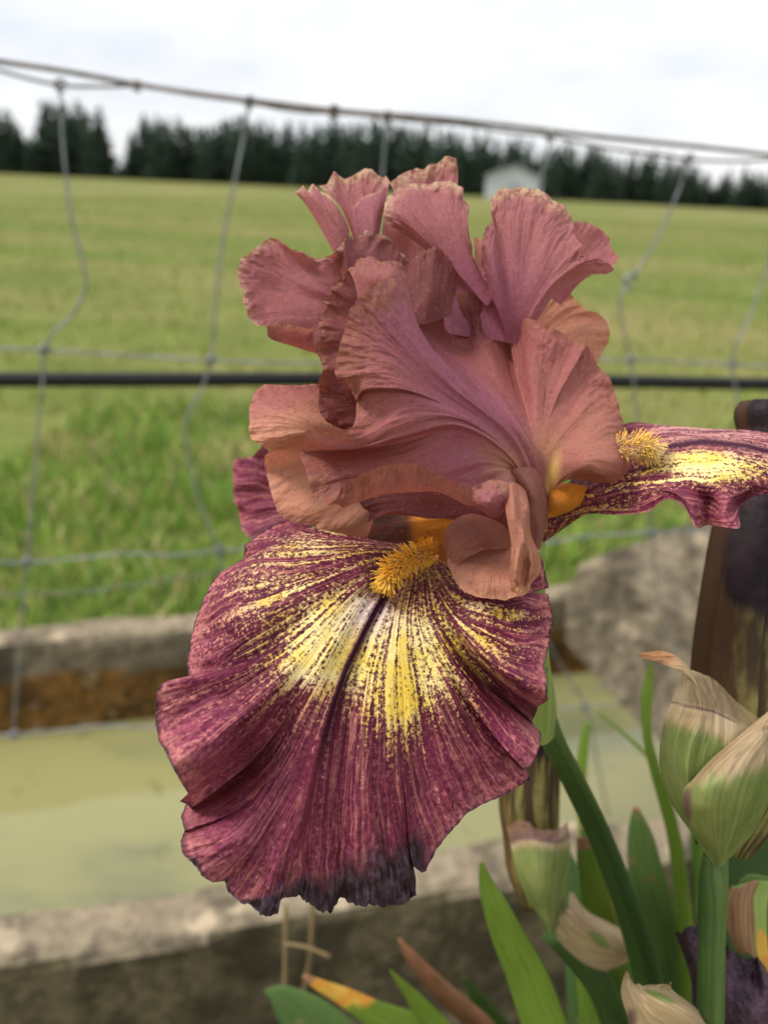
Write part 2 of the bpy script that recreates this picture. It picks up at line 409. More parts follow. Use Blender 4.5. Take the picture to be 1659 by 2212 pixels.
def mat_attr2(name, lo, hi, rough=0.5, spec=0.3, trans=0.0, stripes=(40, 1.0), stripe_mix=0.35, stripe_col=None, bump=0.3, spots=None):
    """leaf-like: colour runs lo->hi with C1.r, fine lengthwise stripes, blotches; C1.b = dry tissue, C1.a = yellow tissue"""
    m = Mat(name)
    c = m.sep(m.attr('C1')); al = m.attr('C1', 'Alpha')
    uv = m.attr('UV1', 'Vector'); ob = m.geo()
    st = m.noise(m.scale(uv, (stripes[0], stripes[1], 1)), 1.0, 3, 0.6)
    bl = m.noise(ob, 110.0, 4, 0.6)
    col = m.mix(m.ramp(m.math('ADD', c[0], m.math('MULTIPLY_ADD', bl, 0.5, -0.25)), 0.0, 1.0), lo, hi)
    col = m.mix(m.ramp(st, 0.45, 0.65, 0, stripe_mix), col, stripe_col if stripe_col else m.mix(0.6, col, (0.02, 0.05, 0.01, 1)))
    if spots: col = m.mix(m.ramp(m.voro(ob, 95.0), 0.12, 0.20, 0.75, 0), col, spots)
    yel = m.mix(m.ramp(bl, 0.4, 0.6), srgb(226, 186, 84), srgb(214, 150, 62))
    col = m.mix(m.ramp(m.math('ADD', al, m.math('MULTIPLY_ADD', bl, 0.6, -0.3)), 0.35, 0.6), col, yel)
    dry = m.mix(m.ramp(st, 0.35, 0.65), srgb(132, 92, 66), srgb(170, 134, 98))
    col = m.mix(m.ramp(m.math('ADD', c[2], m.math('MULTIPLY_ADD', bl, 0.6, -0.3)), 0.35, 0.6), col, dry)
    nrm = m.bump(m.math('ADD', st, m.math('MULTIPLY', bl, 0.5)), bump, 0.0008)
    return m.surf(col, rough, spec, nrm, trans)
M_LEAF = mat_attr2('iris leaf green', srgb(80, 110, 40), srgb(116, 142, 52), 0.5, 0.25, 0.25, (46, 0.5), 0.5)
M_LEAF_B = mat_attr2('iris leaf blue green', srgb(78, 104, 58), srgb(104, 130, 68), 0.5, 0.25, 0.2, (46, 0.5), 0.45, spots=srgb(126, 118, 80))
M_LEAF_D = mat_attr2('iris leaf dark', srgb(52, 78, 36), srgb(72, 98, 44), 0.5, 0.25, 0.15)
M_STEM = mat_attr2('iris stem', srgb(44, 68, 28), srgb(86, 106, 56), 0.52, 0.22, 0.0, (14, 0.5), 0.45, None, 0.6)
M_SPATHE = mat_attr2('iris spathe', srgb(116, 146, 70), srgb(158, 176, 98), 0.45, 0.35, 0.3, (14, 0.6), 0.3, srgb(96, 126, 62))
M_TWIG = mat_attr2('dry twig', srgb(104, 86, 60), srgb(140, 120, 88), 0.8, 0.1, 0.0, (4, 6.0), 0.4)
M_DRYLEAF = mat_attr2('dry brown leaf', srgb(112, 74, 56), srgb(160, 112, 82), 0.7, 0.15, 0.1, (10, 1.5), 0.5)

# ================================================================== SETTING
def mat_ground():
    m = Mat('pasture ground'); ob = m.geo()
    big = m.noise(m.scale(ob, (0.10, 0.22, 1)), 1.0, 4, 0.6); mid = m.noise(ob, 1.3, 4, 0.6); fine = m.noise(ob, 22.0, 4, 0.7)
    col = m.mix(m.ramp(mid, 0.35, 0.65), srgb(88, 101, 43), srgb(106, 115, 54))
    col = m.mix(m.ramp(big, 0.40, 0.62, 0, 0.85), col, srgb(130, 120, 76))
    col = m.mix(m.ramp(fine, 0.5, 0.75, 0, 0.5), col, srgb(58, 78, 32))
    col = m.mix(m.ramp(fine, 0.28, 0.40, 0.45, 0), col, srgb(136, 130, 80))
    return m.surf(col, 0.9, 0.1, m.bump(fine, 0.6, 0.03))
def mat_soil():
    m = Mat('garden soil'); ob = m.geo()
    a = m.noise(ob, 30.0, 5, 0.65); b = m.noise(ob, 180.0, 3, 0.6)
    col = m.mix(m.ramp(a, 0.35, 0.65), srgb(36, 28, 20), srgb(70, 56, 40))
    col = m.mix(m.ramp(b, 0.62, 0.75, 0, 0.6), col, srgb(110, 92, 66))
    return m.surf(col, 0.95, 0.05, m.bump(m.math('ADD', a, b), 0.8, 0.01))
def mat_concrete(name, lo, hi, grime, gamount=(0.45, 0.65), sc=1.0, lichen=0.5, band=None):
    m = Mat(name); ob = m.geo()
    a = m.noise(ob, 20.0*sc, 5, 0.7); b = m.noise(ob, 75.0*sc, 4, 0.65); c = m.noise(m.scale(ob, (14, 14, 2.0)), 1.0*sc, 4, 0.6)
    col = m.mix(m.ramp(b, 0.3, 0.7), lo, hi)
    col = m.mix(m.ramp(a, gamount[0], gamount[1], 0, 0.8), col, grime)
    col = m.mix(m.ramp(c, 0.50, 0.68, 0, 0.6), col, grime)
    col = m.mix(m.ramp(m.noise(ob, 26.0*sc, 4, 0.6), 0.58, 0.68, 0, lichen), col, srgb(206, 186, 156))
    if band:                                  # dry lip above the old waterline
        z = m.n('ShaderNodeSeparateXYZ'); m.l(ob, z.inputs[0])
        lip = m.ramp(m.math('ADD', z.outputs[2], m.math('MULTIPLY_ADD', m.noise(m.scale(ob, (9, 9, 3)), 1.0, 4), 0.05, -0.025)), band-0.008, band+0.012)
        dry = m.mix(m.ramp(b, 0.35, 0.65), srgb(96, 88, 74), srgb(132, 120, 98))
        dry = m.mix(m.ramp(c, 0.45, 0.62, 0, 0.8), dry, srgb(60, 56, 48))
        col = m.mix(lip, col, dry)
    return m.surf(col, 0.92, 0.12, m.bump(m.math('ADD', m.math('MULTIPLY', a, 2.0), b), 0.7, 0.006))
M_GROUND, M_SOIL = mat_ground(), mat_soil()
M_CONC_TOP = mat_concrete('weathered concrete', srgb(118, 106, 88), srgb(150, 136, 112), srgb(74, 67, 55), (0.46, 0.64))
M_CONC_OUT = mat_concrete('grimy shaded concrete', srgb(98, 90, 66), srgb(120, 108, 82), srgb(56, 52, 38), (0.42, 0.6), 1.0, 0.12)  # grime and drip stains, with the outer wall's shade darkened into the colour
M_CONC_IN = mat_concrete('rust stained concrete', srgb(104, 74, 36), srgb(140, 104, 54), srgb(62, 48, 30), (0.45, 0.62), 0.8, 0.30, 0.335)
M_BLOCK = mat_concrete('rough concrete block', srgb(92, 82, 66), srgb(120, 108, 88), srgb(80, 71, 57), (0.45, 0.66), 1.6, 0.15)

# ground sheet: finely cut near the camera, flat to the horizon
def plane(name, x0, x1, y0, y1, z, mat, nx=1, ny=1, kind='structure', bumpy=0.0):
    xs = np.linspace(x0, x1, nx+1); ys = np.linspace(y0, y1, ny+1)
    Xg, Yg = np.meshgrid(xs, ys, indexing='ij')
    Z = z + bumpy*fbm(Xg*3, Yg*3, 2)
    mb = MB(); mb.add(np.stack([Xg, Yg, Z], -1).reshape(-1, 3), [tuple(reversed(q)) for q in grid_faces(nx, ny).tolist()])
    o = mb.build(name, mat); o['kind'] = kind; return o
pasture = plane('pasture_ground', -900, 900, -40, 1400, 0.0, M_GROUND)
soil = plane('garden_soil', -0.9, 1.2, -0.25, 0.62, 0.018, M_SOIL, 70, 40, bumpy=0.010)

# ------------------------------------------------------------------ water trough (straddles the fence line)
TAZ = math.radians(75); TE = np.array([math.sin(TAZ), math.cos(TAZ), 0]); TN = np.array([-TE[1], TE[0], 0])
RIM = 0.39; WATER = 0.255
T0 = on_z(0, 1975, RIM); tn_in = T0 @ TN                      # near wall, inner edge
T1 = on_z(0, 1395, RIM); tn_far = T1 @ TN                     # far wall, inner edge
def tp(s, n, z): return TE*s + TN*n + np.array([0, 0, z])
def wall_mesh(mb, s0, s1, n0, n1, z0, z1, seg=60, chip=0.006, seed=0, rnd=0.012):
    """a cast wall with worn, rounded top edges, running along the trough"""
    prof = [(n0, z0), (n0, z1-rnd), (n0+rnd*0.3, z1-rnd*0.3), (n0+rnd, z1), (n1-rnd, z1), (n1-rnd*0.3, z1-rnd*0.3), (n1, z1-rnd), (n1, z0)]
    m = len(prof); V = []
    for i in range(seg+1):
        s = s0+(s1-s0)*i/seg
        for j, (n, z) in enumerate(prof):
            k = chip*float(fbm(s*14, j*0.9+seed, seed)) if 0 < j < m-1 else 0
            V.append(tp(s, n+k*(1 if j > m/2 else -1)*0.7, z+k*0.6))
    F = []
    for i in range(seg):
        for j in range(m-1):
            a = i*m+j; F.append((a, a+1, a+m+1, a+m))
    F.append(tuple(range(m))); F.append(tuple(seg*m+j for j in range(m))[::-1])
    mb.add(np.array(V), F)
S0, S1 = -1.05, 1.25
TH = 0.052
trough = empty('water_trough', tp(0.1, (tn_in+tn_far)/2, 0.0), 'long weathered concrete water trough holding murky green water under the wire fence', 'trough')
def walls(name, args, mat):
    mb = MB(); wall_mesh(mb, *args); return mb.build(name, mat, trough, smooth=False)
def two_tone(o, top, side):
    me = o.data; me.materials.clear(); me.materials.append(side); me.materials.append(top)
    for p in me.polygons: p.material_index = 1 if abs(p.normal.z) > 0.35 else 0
w_near = walls('near_wall', (S0, S1, tn_in-TH, tn_in, 0.0, RIM, 90, 0.006, 1), M_CONC_OUT); two_tone(w_near, M_CONC_TOP, M_CONC_OUT)
w_far = walls('far_wall', (S0, S1, tn_far, tn_far+TH, 0.0, RIM, 90, 0.005, 2), M_CONC_IN); two_tone(w_far, M_CONC_TOP, M_CONC_IN)
for nm, a, b in (('end_wall', S0, S0+TH), ('end_wall', S1-TH, S1)):
    mb = MB()
    V = [tp(s, n, z) for s in (a, b) for n in (tn_in+0.001, tn_far-0.001) for z in (0.0, RIM-0.004)]
    mb.add(V, [(0, 1, 3, 2), (4, 6, 7, 5), (0, 4, 5, 1), (2, 3, 7, 6), (1, 5, 7, 3), (0, 2, 6, 4)])
    mb.build(nm, M_CONC_TOP, trough, smooth=False)
def mat_water():
    m = Mat('murky water'); ob = m.geo()
    a = m.noise(m.scale(ob, (2.6, 6.0, 1)), 1.0, 4, 0.6); b = m.noise(ob, 26.0, 4, 0.6)
    col = m.mix(m.ramp(a, 0.42, 0.66), srgb(138, 134, 88), srgb(108, 110, 80))
    col = m.mix(m.ramp(b, 0.60, 0.75, 0, 0.5), col, srgb(84, 88, 52))
    return m.surf(col, 0.07, 0.5, m.bump(m.noise(ob, 12.0, 2), 0.05, 0.01))
mb = MB(); mb.add([tp(S0+TH, tn_in, WATER), tp(S1-TH, tn_in, WATER), tp(S1-TH, tn_far, WATER), tp(S0+TH, tn_far, WATER)], [(0, 1, 2, 3)])
wat = mb.build('trough_water', mat_water()); wat['kind'] = 'structure'

# ------------------------------------------------------------------ concrete block leaning at the far side of the trough
def rock_prism(name, outline, dist, back, mat, label, cat, seed=3):
    f = np.array([CAM + ray(x, y)*dist for x, y in outline])
    c = f.mean(0)
    rings = [f*0.94+c*0.06+0.0*back, f+back*0.06, f+back*0.5, f+back*0.94, f*0.92+c*0.08+back]
    n = len(outline); mb = MB(); dense = []
    for k, r in enumerate(rings):
        q = []
        for i in range(n):
            for s in range(5):
                p = r[i]*(1-s/5)+r[(i+1) % n]*(s/5)
                q.append(p + 0.0035*np.array([fbm(p[0]*22, p[2]*22+k, seed), fbm(p[0]*22+9, p[2]*22+k, seed), fbm(p[0]*22, p[2]*22+k+7, seed)]))
        dense.append(q)
    N = n*5; V = np.concatenate(dense); F = []
    for k in range(len(rings)-1):
        for i in range(N): F.append((k*N+i, k*N+(i+1) % N, (k+1)*N+(i+1) % N, (k+1)*N+i))
    F.append(tuple(range(N))[::-1]); F.append(tuple((len(rings)-1)*N+i for i in range(N)))
    mb.add(V, F)
    o = mb.build(name, mat, smooth=False); two_tone(o, M_CONC_TOP, mat)  # paler top, darker sides: light from above painted into the materials
    return tag(o, label, cat)
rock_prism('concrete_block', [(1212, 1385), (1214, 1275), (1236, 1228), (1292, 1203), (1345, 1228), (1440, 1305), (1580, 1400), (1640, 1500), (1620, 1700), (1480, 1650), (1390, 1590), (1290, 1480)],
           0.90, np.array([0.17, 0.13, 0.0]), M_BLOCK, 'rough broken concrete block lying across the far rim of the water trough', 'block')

# ------------------------------------------------------------------ wire fence
def mat_metal(name, c0, c1, rough=0.5):
    m = Mat(name); ob = m.geo(); a = m.noise(ob, 70.0, 4, 0.6)
    p = m.n('ShaderNodeBsdfPrincipled'); m.l(m.mix(m.ramp(a, 0.35, 0.65), c0, c1), p.inputs['Base Color'])
    p.inputs['Metallic'].default_value = 0.55; p.inputs['Roughness'].default_value = rough
    m.l(p.outputs[0], m.out.inputs['Surface']); return m.m
M_WIRE = mat_metal('galvanised wire', srgb(118, 120, 122), srgb(150, 152, 154))
M_WIRE_TOP = mat_metal('old top wire', srgb(92, 84, 78), srgb(128, 118, 110))
fence = empty('wire_fence', FP0, 'old sagging galvanised wire mesh farm fence strung above the water trough', 'fence')
def wire(name, pts, r, mat=M_WIRE, off=0.0, ext=(True, True)):
    w = [on_fence(x, y, off) for x, y in pts]
    if ext[0]: w = [w[0]+(w[0]-w[1])/np.linalg.norm(w[0]-w[1])*0.5] + w
    if ext[1]: w = w + [w[-1]+(w[-1]-w[-2])/np.linalg.norm(w[-1]-w[-2])*0.9]
    mb = MB(); tube(mb, w, r, 8, sub=6); return mb.build(name, mat, fence)
# top wire with a second strand twisted to it
wire('top_wire', [(0, 133), (130, 152), (300, 183), (540, 217), (720, 238), (900, 252), (1100, 272), (1300, 296), (1480, 314), (1659, 334)], 0.0019, M_WIRE_TOP)
wire('top_strand', [(0, 152), (80, 174), (132, 184), (220, 187), (300, 186), (400, 202), (540, 222), (640, 240), (720, 244), (800, 250), (900, 262), (1000, 270), (1100, 285), (1180, 292), (1300, 318), (1420, 334), (1500, 345), (1600, 348), (1659, 345)], 0.0012, M_WIRE_TOP, -0.004)
wire('line_wire', [(0, 752), (98, 757), (250, 766), (455, 779), (600, 784), (760, 784), (1100, 780), (1360, 778), (1580, 788), (1659, 792)], 0.0011)
wire('line_wire', [(0, 1215), (62, 1215), (200, 1203), (255, 1196), (370, 1200), (490, 1188), (640, 1180), (900, 1166), (1180, 1172), (1270, 1158), (1420, 1152), (1659, 1146)], 0.0011)
wire('line_wire', [(0, 1588), (35, 1587), (120, 1580), (230, 1568), (340, 1572), (700, 1556), (1000, 1545), (1200, 1530), (1265, 1528), (1330, 1520), (1450, 1522), (1659, 1500)], 0.0011)
wire('line_wire', [(0, 1285), (150, 1281), (300, 1262), (480, 1236), (800, 1205)], 0.0010, M_WIRE_TOP, 0.02)
STAYS = [[(130, 184), (138, 330), (158, 480), (182, 575), (186, 625), (170, 660), (100, 748), (92, 830), (78, 1000), (60, 1215), (42, 1400), (30, 1587)],
         [(540, 220), (512, 370), (482, 520), (462, 700), (458, 775), (440, 830), (403, 910), (405, 970), (430, 1080), (472, 1190), (480, 1230), (500, 1330), (510, 1545)],
         [(836, 250), (825, 400), (820, 600), (800, 790), (790, 1000), (800, 1190), (790, 1550)],
         [(1190, 292), (1165, 400), (1150, 520), (1130, 700), (1110, 790), (1112, 1000), (1120, 1165), (1150, 1290), (1190, 1400), (1265, 1528), (1290, 1650)],
         [(1488, 345), (1462, 420), (1405, 540), (1365, 600), (1340, 640), (1345, 700), (1362, 775), (1372, 870), (1388, 1000), (1408, 1152), (1420, 1280), (1440, 1350), (1470, 1430), (1500, 1512)],
         [(1700, 380), (1660, 560), (1620, 680), (1582, 770), (1590, 850), (1595, 930), (1600, 1149), (1640, 1500)]]
for k, st in enumerate(STAYS): wire('stay_wire', st, 0.0011, M_WIRE, -0.0024, (False, k not in (0, 1, 2, 4, 5)) if k == 3 else (False, False))
def knot(x, y, r=0.0037, mat=M_WIRE):
    c = on_fence(x, y, -0.0015); mb = MB()
    for q, a in enumerate((-0.7, 0.7)):
        ring = [c + FE*(math.cos(t)*r) + np.array([0, 0, math.sin(t)*r]) + FN*(a*0.0018*math.sin(t*0.5+q)) for t in np.linspace(0, 5.4, 9)]
        tube(mb, ring, 0.0012, 6, sub=2)
    mb.build('knot', mat, fence)
for x, y in ((132, 184), (98, 757), (62, 1215), (33, 1587), (540, 221), (457, 779), (474, 1189), (836, 252), (1190, 293), (1265, 1528), (1488, 344), (1362, 778), (1408, 1153), (1583, 787)): knot(x, y)
knot(1362, 606, 0.0062); knot(298, 186, 0.003, M_WIRE_TOP); knot(722, 241, 0.004, M_WIRE_TOP)

# ------------------------------------------------------------------ black irrigation pipe tied along the back of the fence
def mat_pipe():
    m = Mat('black polythene pipe'); a = m.noise(m.geo(), 40.0, 4)
    return m.surf(m.mix(a, srgb(9, 9, 10), srgb(20, 20, 22)), 0.55, 0.3)
w = [on_fence(x, y, 0.045) for x, y in ((0, 820), (350, 820), (690, 819), (1000, 820), (1320, 824), (1659, 830))]
w = [w[0]-FE*0.6] + w + [w[-1]+FE*1.2]
mb = MB(); tube(mb, w, 0.0066, 20, sub=8)
tag(mb.build('irrigation_pipe', mat_pipe()), 'straight black plastic irrigation pipe running behind the fence mesh', 'pipe')

# ------------------------------------------------------------------ grass beyond the trough
def mat_grass():
    m = Mat('grass blades'); c = m.attr('C1')
    return m.surf(c, 0.55, 0.25, None, 0.35)
def grass(name, n, xr, yr, hr, wd, label, seed, far=0.0):
    rs = np.random.RandomState(seed)
    x = rs.uniform(*xr, n); y = yr[0]+(yr[1]-yr[0])*rs.rand(n)**1.5
    ok = (x*TN[0]+y*TN[1]) > tn_far+TH+0.01
    x, y = x[ok], y[ok]; n = len(x)
    cl = fbm(x*4.0, y*4.0, seed, 3)*0.5+0.5
    h = hr[0]+(hr[1]-hr[0])*rs.rand(n)*np.clip(0.35+cl, 0.2, 1.4)
    az = rs.uniform(0, 2*np.pi, n); lean = rs.uniform(0.1, 0.9, n)*h
    wd_ = wd*(0.6+0.8*rs.rand(n))
    dx, dy = np.cos(az), np.sin(az); px, py = -dy, dx
    V = np.zeros((n, 5, 3))
    for k, (t, wf) in enumerate(((0, 1), (0, -1), (0.5, 0.8), (0.5, -0.8), (1, 0))):
        V[:, k, 0] = x+dx*lean*t**1.6+px*wd_*wf*0.5; V[:, k, 1] = y+dy*lean*t**1.6+py*wd_*wf*0.5; V[:, k, 2] = h*t*(1-0.25*t)
    b = np.arange(n)*5
    tri = np.stack([b, b+1, b+3, b, b+3, b+2, b+2, b+3, b+4], -1).reshape(-1, 3)
    pal = np.array([srgb(88, 126, 38)[:3], srgb(118, 150, 52)[:3], srgb(156, 174, 76)[:3], srgb(66, 92, 40)[:3], srgb(176, 158, 108)[:3], srgb(204, 188, 134)[:3]])
    pr = np.array([.30, .28, .16, .16, .07, .03]); ci = rs.choice(len(pal), n, p=pr)
    dryp = fbm(x*2.5+5, y*2.5, seed+8, 2) > 0.75
    ci = np.where(dryp & (rs.rand(n) < 0.5), 4, ci)
    c = np.ones((n, 5, 4)); c[..., :3] = ((1-far)*pal[ci][:, None, :]+far*np.array(srgb(140, 150, 68)[:3]))*(0.74-0.08*far+0.55*(1-0.5*far)*rs.rand(n))[:, None, None]
    mb = MB(); mb.add(V.reshape(-1, 3), tri.tolist(), c.reshape(-1, 4))
    o = mb.build(name, MG); tag(o, label, 'grass', None, 'stuff'); return o
MG = mat_grass()
grass('near_grass', 52000, (-1.3, 3.2), (0.95, 3.4), (0.02, 0.11), 0.006, 'green tufted grass growing just beyond the water trough', 5)
grass('field_grass', 95000, (-12, 28), (3.2, 38.0), (0.03, 0.10), 0.016, 'short pale green grass of the open pasture', 6, 0.6)

# ------------------------------------------------------------------ conifer belt and shed at the far side of the field
def mat_tree():
    m = Mat('dark conifer'); a = m.noise(m.geo(), 0.6, 4, 0.6)
    return m.surf(m.mix(m.ramp(a, 0.3, 0.7), srgb(62, 78, 70), srgb(84, 100, 82)), 0.9, 0.05)
M_TREE, M_TRUNK = mat_tree(), mat_attr2('bark', srgb(56, 46, 38), srgb(84, 70, 58), 0.9, 0.05)
def conifer_mesh(seed, bushy):
    rs = np.random.RandomState(seed); mb = MB(); V = []; F = []
    lev = 26
    for k in range(lev):
        z = 0.04+0.95*k/lev; R = (0.17 if bushy else 0.14)*(1-z)**0.75+0.008
        nb = max(5, int(13*(1-z)+4))
        for j in range(nb):
            a = rs.uniform(0, 2*np.pi); L = R*rs.uniform(0.55, 1.2); dz = rs.uniform(-0.035, 0.05)
            w_ = 0.030*(1-z)+0.010; c, s = math.cos(a), math.sin(a)
            b = len(V)
            V += [(0, 0, z+0.02), (c*L*0.55-s*w_, s*L*0.55+c*w_, z+dz*0.4), (c*L, s*L, z+dz), (c*L*0.55+s*w_, s*L*0.55-c*w_, z+dz*0.4), (c*L*0.5, s*L*0.5, z-0.035)]
            F += [(b, b+1, b+2), (b, b+2, b+3), (b+4, b+2, b+1), (b+4, b+3, b+2)]
    b = len(V); V += [(0.006, 0, 0.93), (-0.004, 0.005, 0.93), (-0.004, -0.005, 0.93), (0, 0, 1.03)]; F += [(b, b+1, b+3), (b+1, b+2, b+3), (b+2, b, b+3)]
    mb.add(V, F); return mb.mesh('conifer crown')
CM = [conifer_mesh(s, s % 2) for s in range(5)]
for me in CM: me.materials.append(M_TREE)
mb = MB(); tube(mb, [(0, 0, 0), (0, 0, 0.3), (0, 0, 0.7)], [0.018, 0.014, 0.006], 7, sub=1); TM = mb.mesh('conifer trunk'); TM.materials.append(M_TRUNK)
prof = np.array([(-120, 215), (0, 226), (45, 250), (60, 292), (85, 285), (110, 232), (200, 236), (232, 246), (246, 300), (262, 338), (282, 300), (305, 250), (345, 258), (400, 262), (440, 275), (500, 258), (600, 272), (700, 268), (800, 262), (900, 280), (1000, 290), (1100, 305), (1165, 322), (1250, 318), (1320, 334), (1370, 340), (1480, 352), (1530, 388), (1600, 372), (1659, 382), (1760, 395)], float)
rs = np.random.RandomState(21)
def conifer(xp, row):
    base_y = np.interp(xp, [0, 330, 800, 1659], [374, 382, 406, 458])
    top = np.interp(xp, prof[:, 0], prof[:, 1]) + rs.uniform(-8, 14) + (12 if row else 0)
    dist = 132.0 + row*9 + rs.uniform(-3, 3)
    d = ray(xp, base_y); d = d/np.hypot(d[0], d[1]); pos = np.array([d[0]*dist, d[1]*dist, 0])
    dep = pos @ _f - CAM @ _f
    h = max(1.6, (base_y-top)/FPX*dep*1.04)
    if 243 < xp < 283: lab, grp = 'low dark conifer filling the V-shaped gap in the far tree belt', 'conifer in the gap of the tree belt'
    elif xp <= 243: lab, grp = 'tall dark conifer in the detached clump beside the gap in the far tree belt', 'conifers of the detached clump'
    elif xp > 1200: lab, grp = 'short dark conifer in the tapering end of the tree belt beyond the shed', 'conifers beyond the shed'
    else: lab, grp = 'dark conifer in the unbroken middle run of the tree belt behind the iris', 'conifers of the middle run'
    root = empty('conifer_tree', pos, lab, 'tree', grp)
    sx = h*rs.uniform(1.7, 2.3) if h > 5.5 else h*2.6
    for nm, me in (('crown', CM[rs.randint(5)]), ('trunk', TM)):
        o = bpy.data.objects.new(nm, me); COL.objects.link(o); o.parent = root
        o.scale = (sx, sx, h); o.rotation_euler = (0, 0, rs.uniform(0, 6.28))
for xp in np.arange(-90, 1740, 24.0):
    if not 243 < xp < 283: conifer(xp+rs.uniform(-7, 7), 0)
for xp in np.arange(-80, 1740, 22.0):
    if not 236 < xp < 290: conifer(xp+rs.uniform(-9, 9), 1)
conifer(262, 1)
def mat_plain(name, c0, c1, sc, rough=0.8):
    m = Mat(name); return m.surf(m.mix(m.noise(m.geo(), sc, 4), c0, c1), rough, 0.2)
# shed
d = ray(1107, 418); d = d/np.hypot(d[0], d[1]); sp = np.array([d[0]*104, d[1]*104, 0]); shed = empty('farm_shed', sp, 'small pale grey gabled farm shed standing before the dark trees', 'shed')
sx_ = np.array([d[1], -d[0], 0]); sy_ = np.array([d[0], d[1], 0]); up = np.array([0, 0, 1.0])
sw, sh, sr, sl = 3.3, 2.5, 3.75, 6.0
def S(a, b, c): return sp + sx_*a + sy_*b + up*c
M_SHED = mat_plain('pale shed cladding', srgb(168, 174, 176), srgb(190, 196, 196), 0.8)
M_ROOF = mat_plain('shed roof sheet', srgb(150, 156, 160), srgb(176, 182, 184), 0.8, 0.5)
mb = MB(); mb.add([S(-sw, 0, 0), S(sw, 0, 0), S(sw, 0, sh), S(0, 0, sr), S(-sw, 0, sh), S(-sw, sl, 0), S(sw, sl, 0), S(sw, sl, sh), S(0, sl, sr), S(-sw, sl, sh)],
       [(0, 1, 2, 3, 4), (9, 8, 7, 6, 5), (1, 6, 7, 2), (0, 4, 9, 5)]); mb.build('wall', M_SHED, shed, False)
for s in (-1, 1):
    mb = MB(); V = [S(s*(sw+0.25), b, sh-0.02+q) for b in (-0.3, sl+0.3) for q in (0, 0.12)]+[S(0, b, sr+0.05+q) for b in (-0.3, sl+0.3) for q in (0, 0.12)]
    mb.add(V, [(1, 3, 7, 5), (0, 4, 6, 2), (0, 1, 5, 4), (2, 6, 7, 3), (0, 2, 3, 1)]); mb.build('roof_slope', M_ROOF, shed, False)
mb = MB(); mb.add([S(-0.9, -0.05, 0), S(0.9, -0.05, 0), S(0.9, -0.05, 2.1), S(-0.9, -0.05, 2.1), S(-0.9, 0.02, 0), S(0.9, 0.02, 0), S(0.9, 0.02, 2.1), S(-0.9, 0.02, 2.1)],
       [(0, 1, 2, 3), (3, 2, 6, 7), (0, 3, 7, 4), (1, 5, 6, 2)]); mb.build('door', mat_plain('shed door', srgb(150, 156, 160), srgb(164, 168, 170), 2.0), shed, False)

# ================================================================== THE OPEN IRIS BLOOM
bloom_base = P(1420, 2212, 70); bloom_base = np.array([bloom_base[0]+0.03, bloom_base[1]+0.02, 0.02])
iris = empty('iris_bloom', bloom_base, 'large open rose and maroon bearded iris bloom with yellow speckled falls', 'flower')
def gauss(X, Y, cx, cy, rx, ry, ang=0.0):
    c, s = math.cos(ang), math.sin(ang); a = (X-cx)*c+(Y-cy)*s; b = -(X-cx)*s+(Y-cy)*c
    return np.exp(-((a/rx)**2+(b/ry)**2))
def polydist(X, Y, pts):
    best = np.full(X.shape, 1e9)
    for (x0, y0), (x1, y1) in zip(pts[:-1], pts[1:]):
        dx, dy = x1-x0, y1-y0; t = np.clip(((X-x0)*dx+(Y-y0)*dy)/(dx*dx+dy*dy), 0, 1)
        best = np.minimum(best, np.hypot(X-x0-t*dx, Y-y0-t*dy))
    return best

# ---- front fall
F1_OUT = [(608,1125),(575,1143),(546,1164),(528,1178),(527,1205),(508,1218),(490,1228),(473,1239),(455,1262),(439,1295),(424,1335),(415,1370),(409,1397),(404,1421),(407,1452),(413,1480),(395,1476),(361,1471),(345,1480),(339,1503),(336,1518),(337,1567),(345,1602),(364,1637),(378,1665),(391,1688),(407,1714),(388,1732),(405,1738),(415,1748),(401,1738),(392,1765),(399,1795),(391,1816),(395,1845),(413,1859),(436,1891),(460,1907),(487,1903),(491,1926),(522,1950),(545,1957),(564,1974),(600,1980),(603,1950),(625,1938),(645,1931),(666,1950),(695,1966),(715,1970),(735,1940),(767,1952),(815,1957),(847,1959),(885,1950),(899,1936),(898,1896),(893,1870),(911,1885),(920,1880),(943,1835),(970,1800),(1008,1757),(1037,1741),(1096,1714),(1144,1685),(1146,1672),(1131,1660),(1146,1654),(1165,1613),(1170,1585),(1149,1559),(1162,1526),(1183,1514),(1182,1490),(1176,1437),(1185,1390),(1195,1349),(1189,1306),(1183,1283),(1150,1280),(1184,1270),(1179,1239),(1165,1195)]
r0 = (905, 1192, 1)
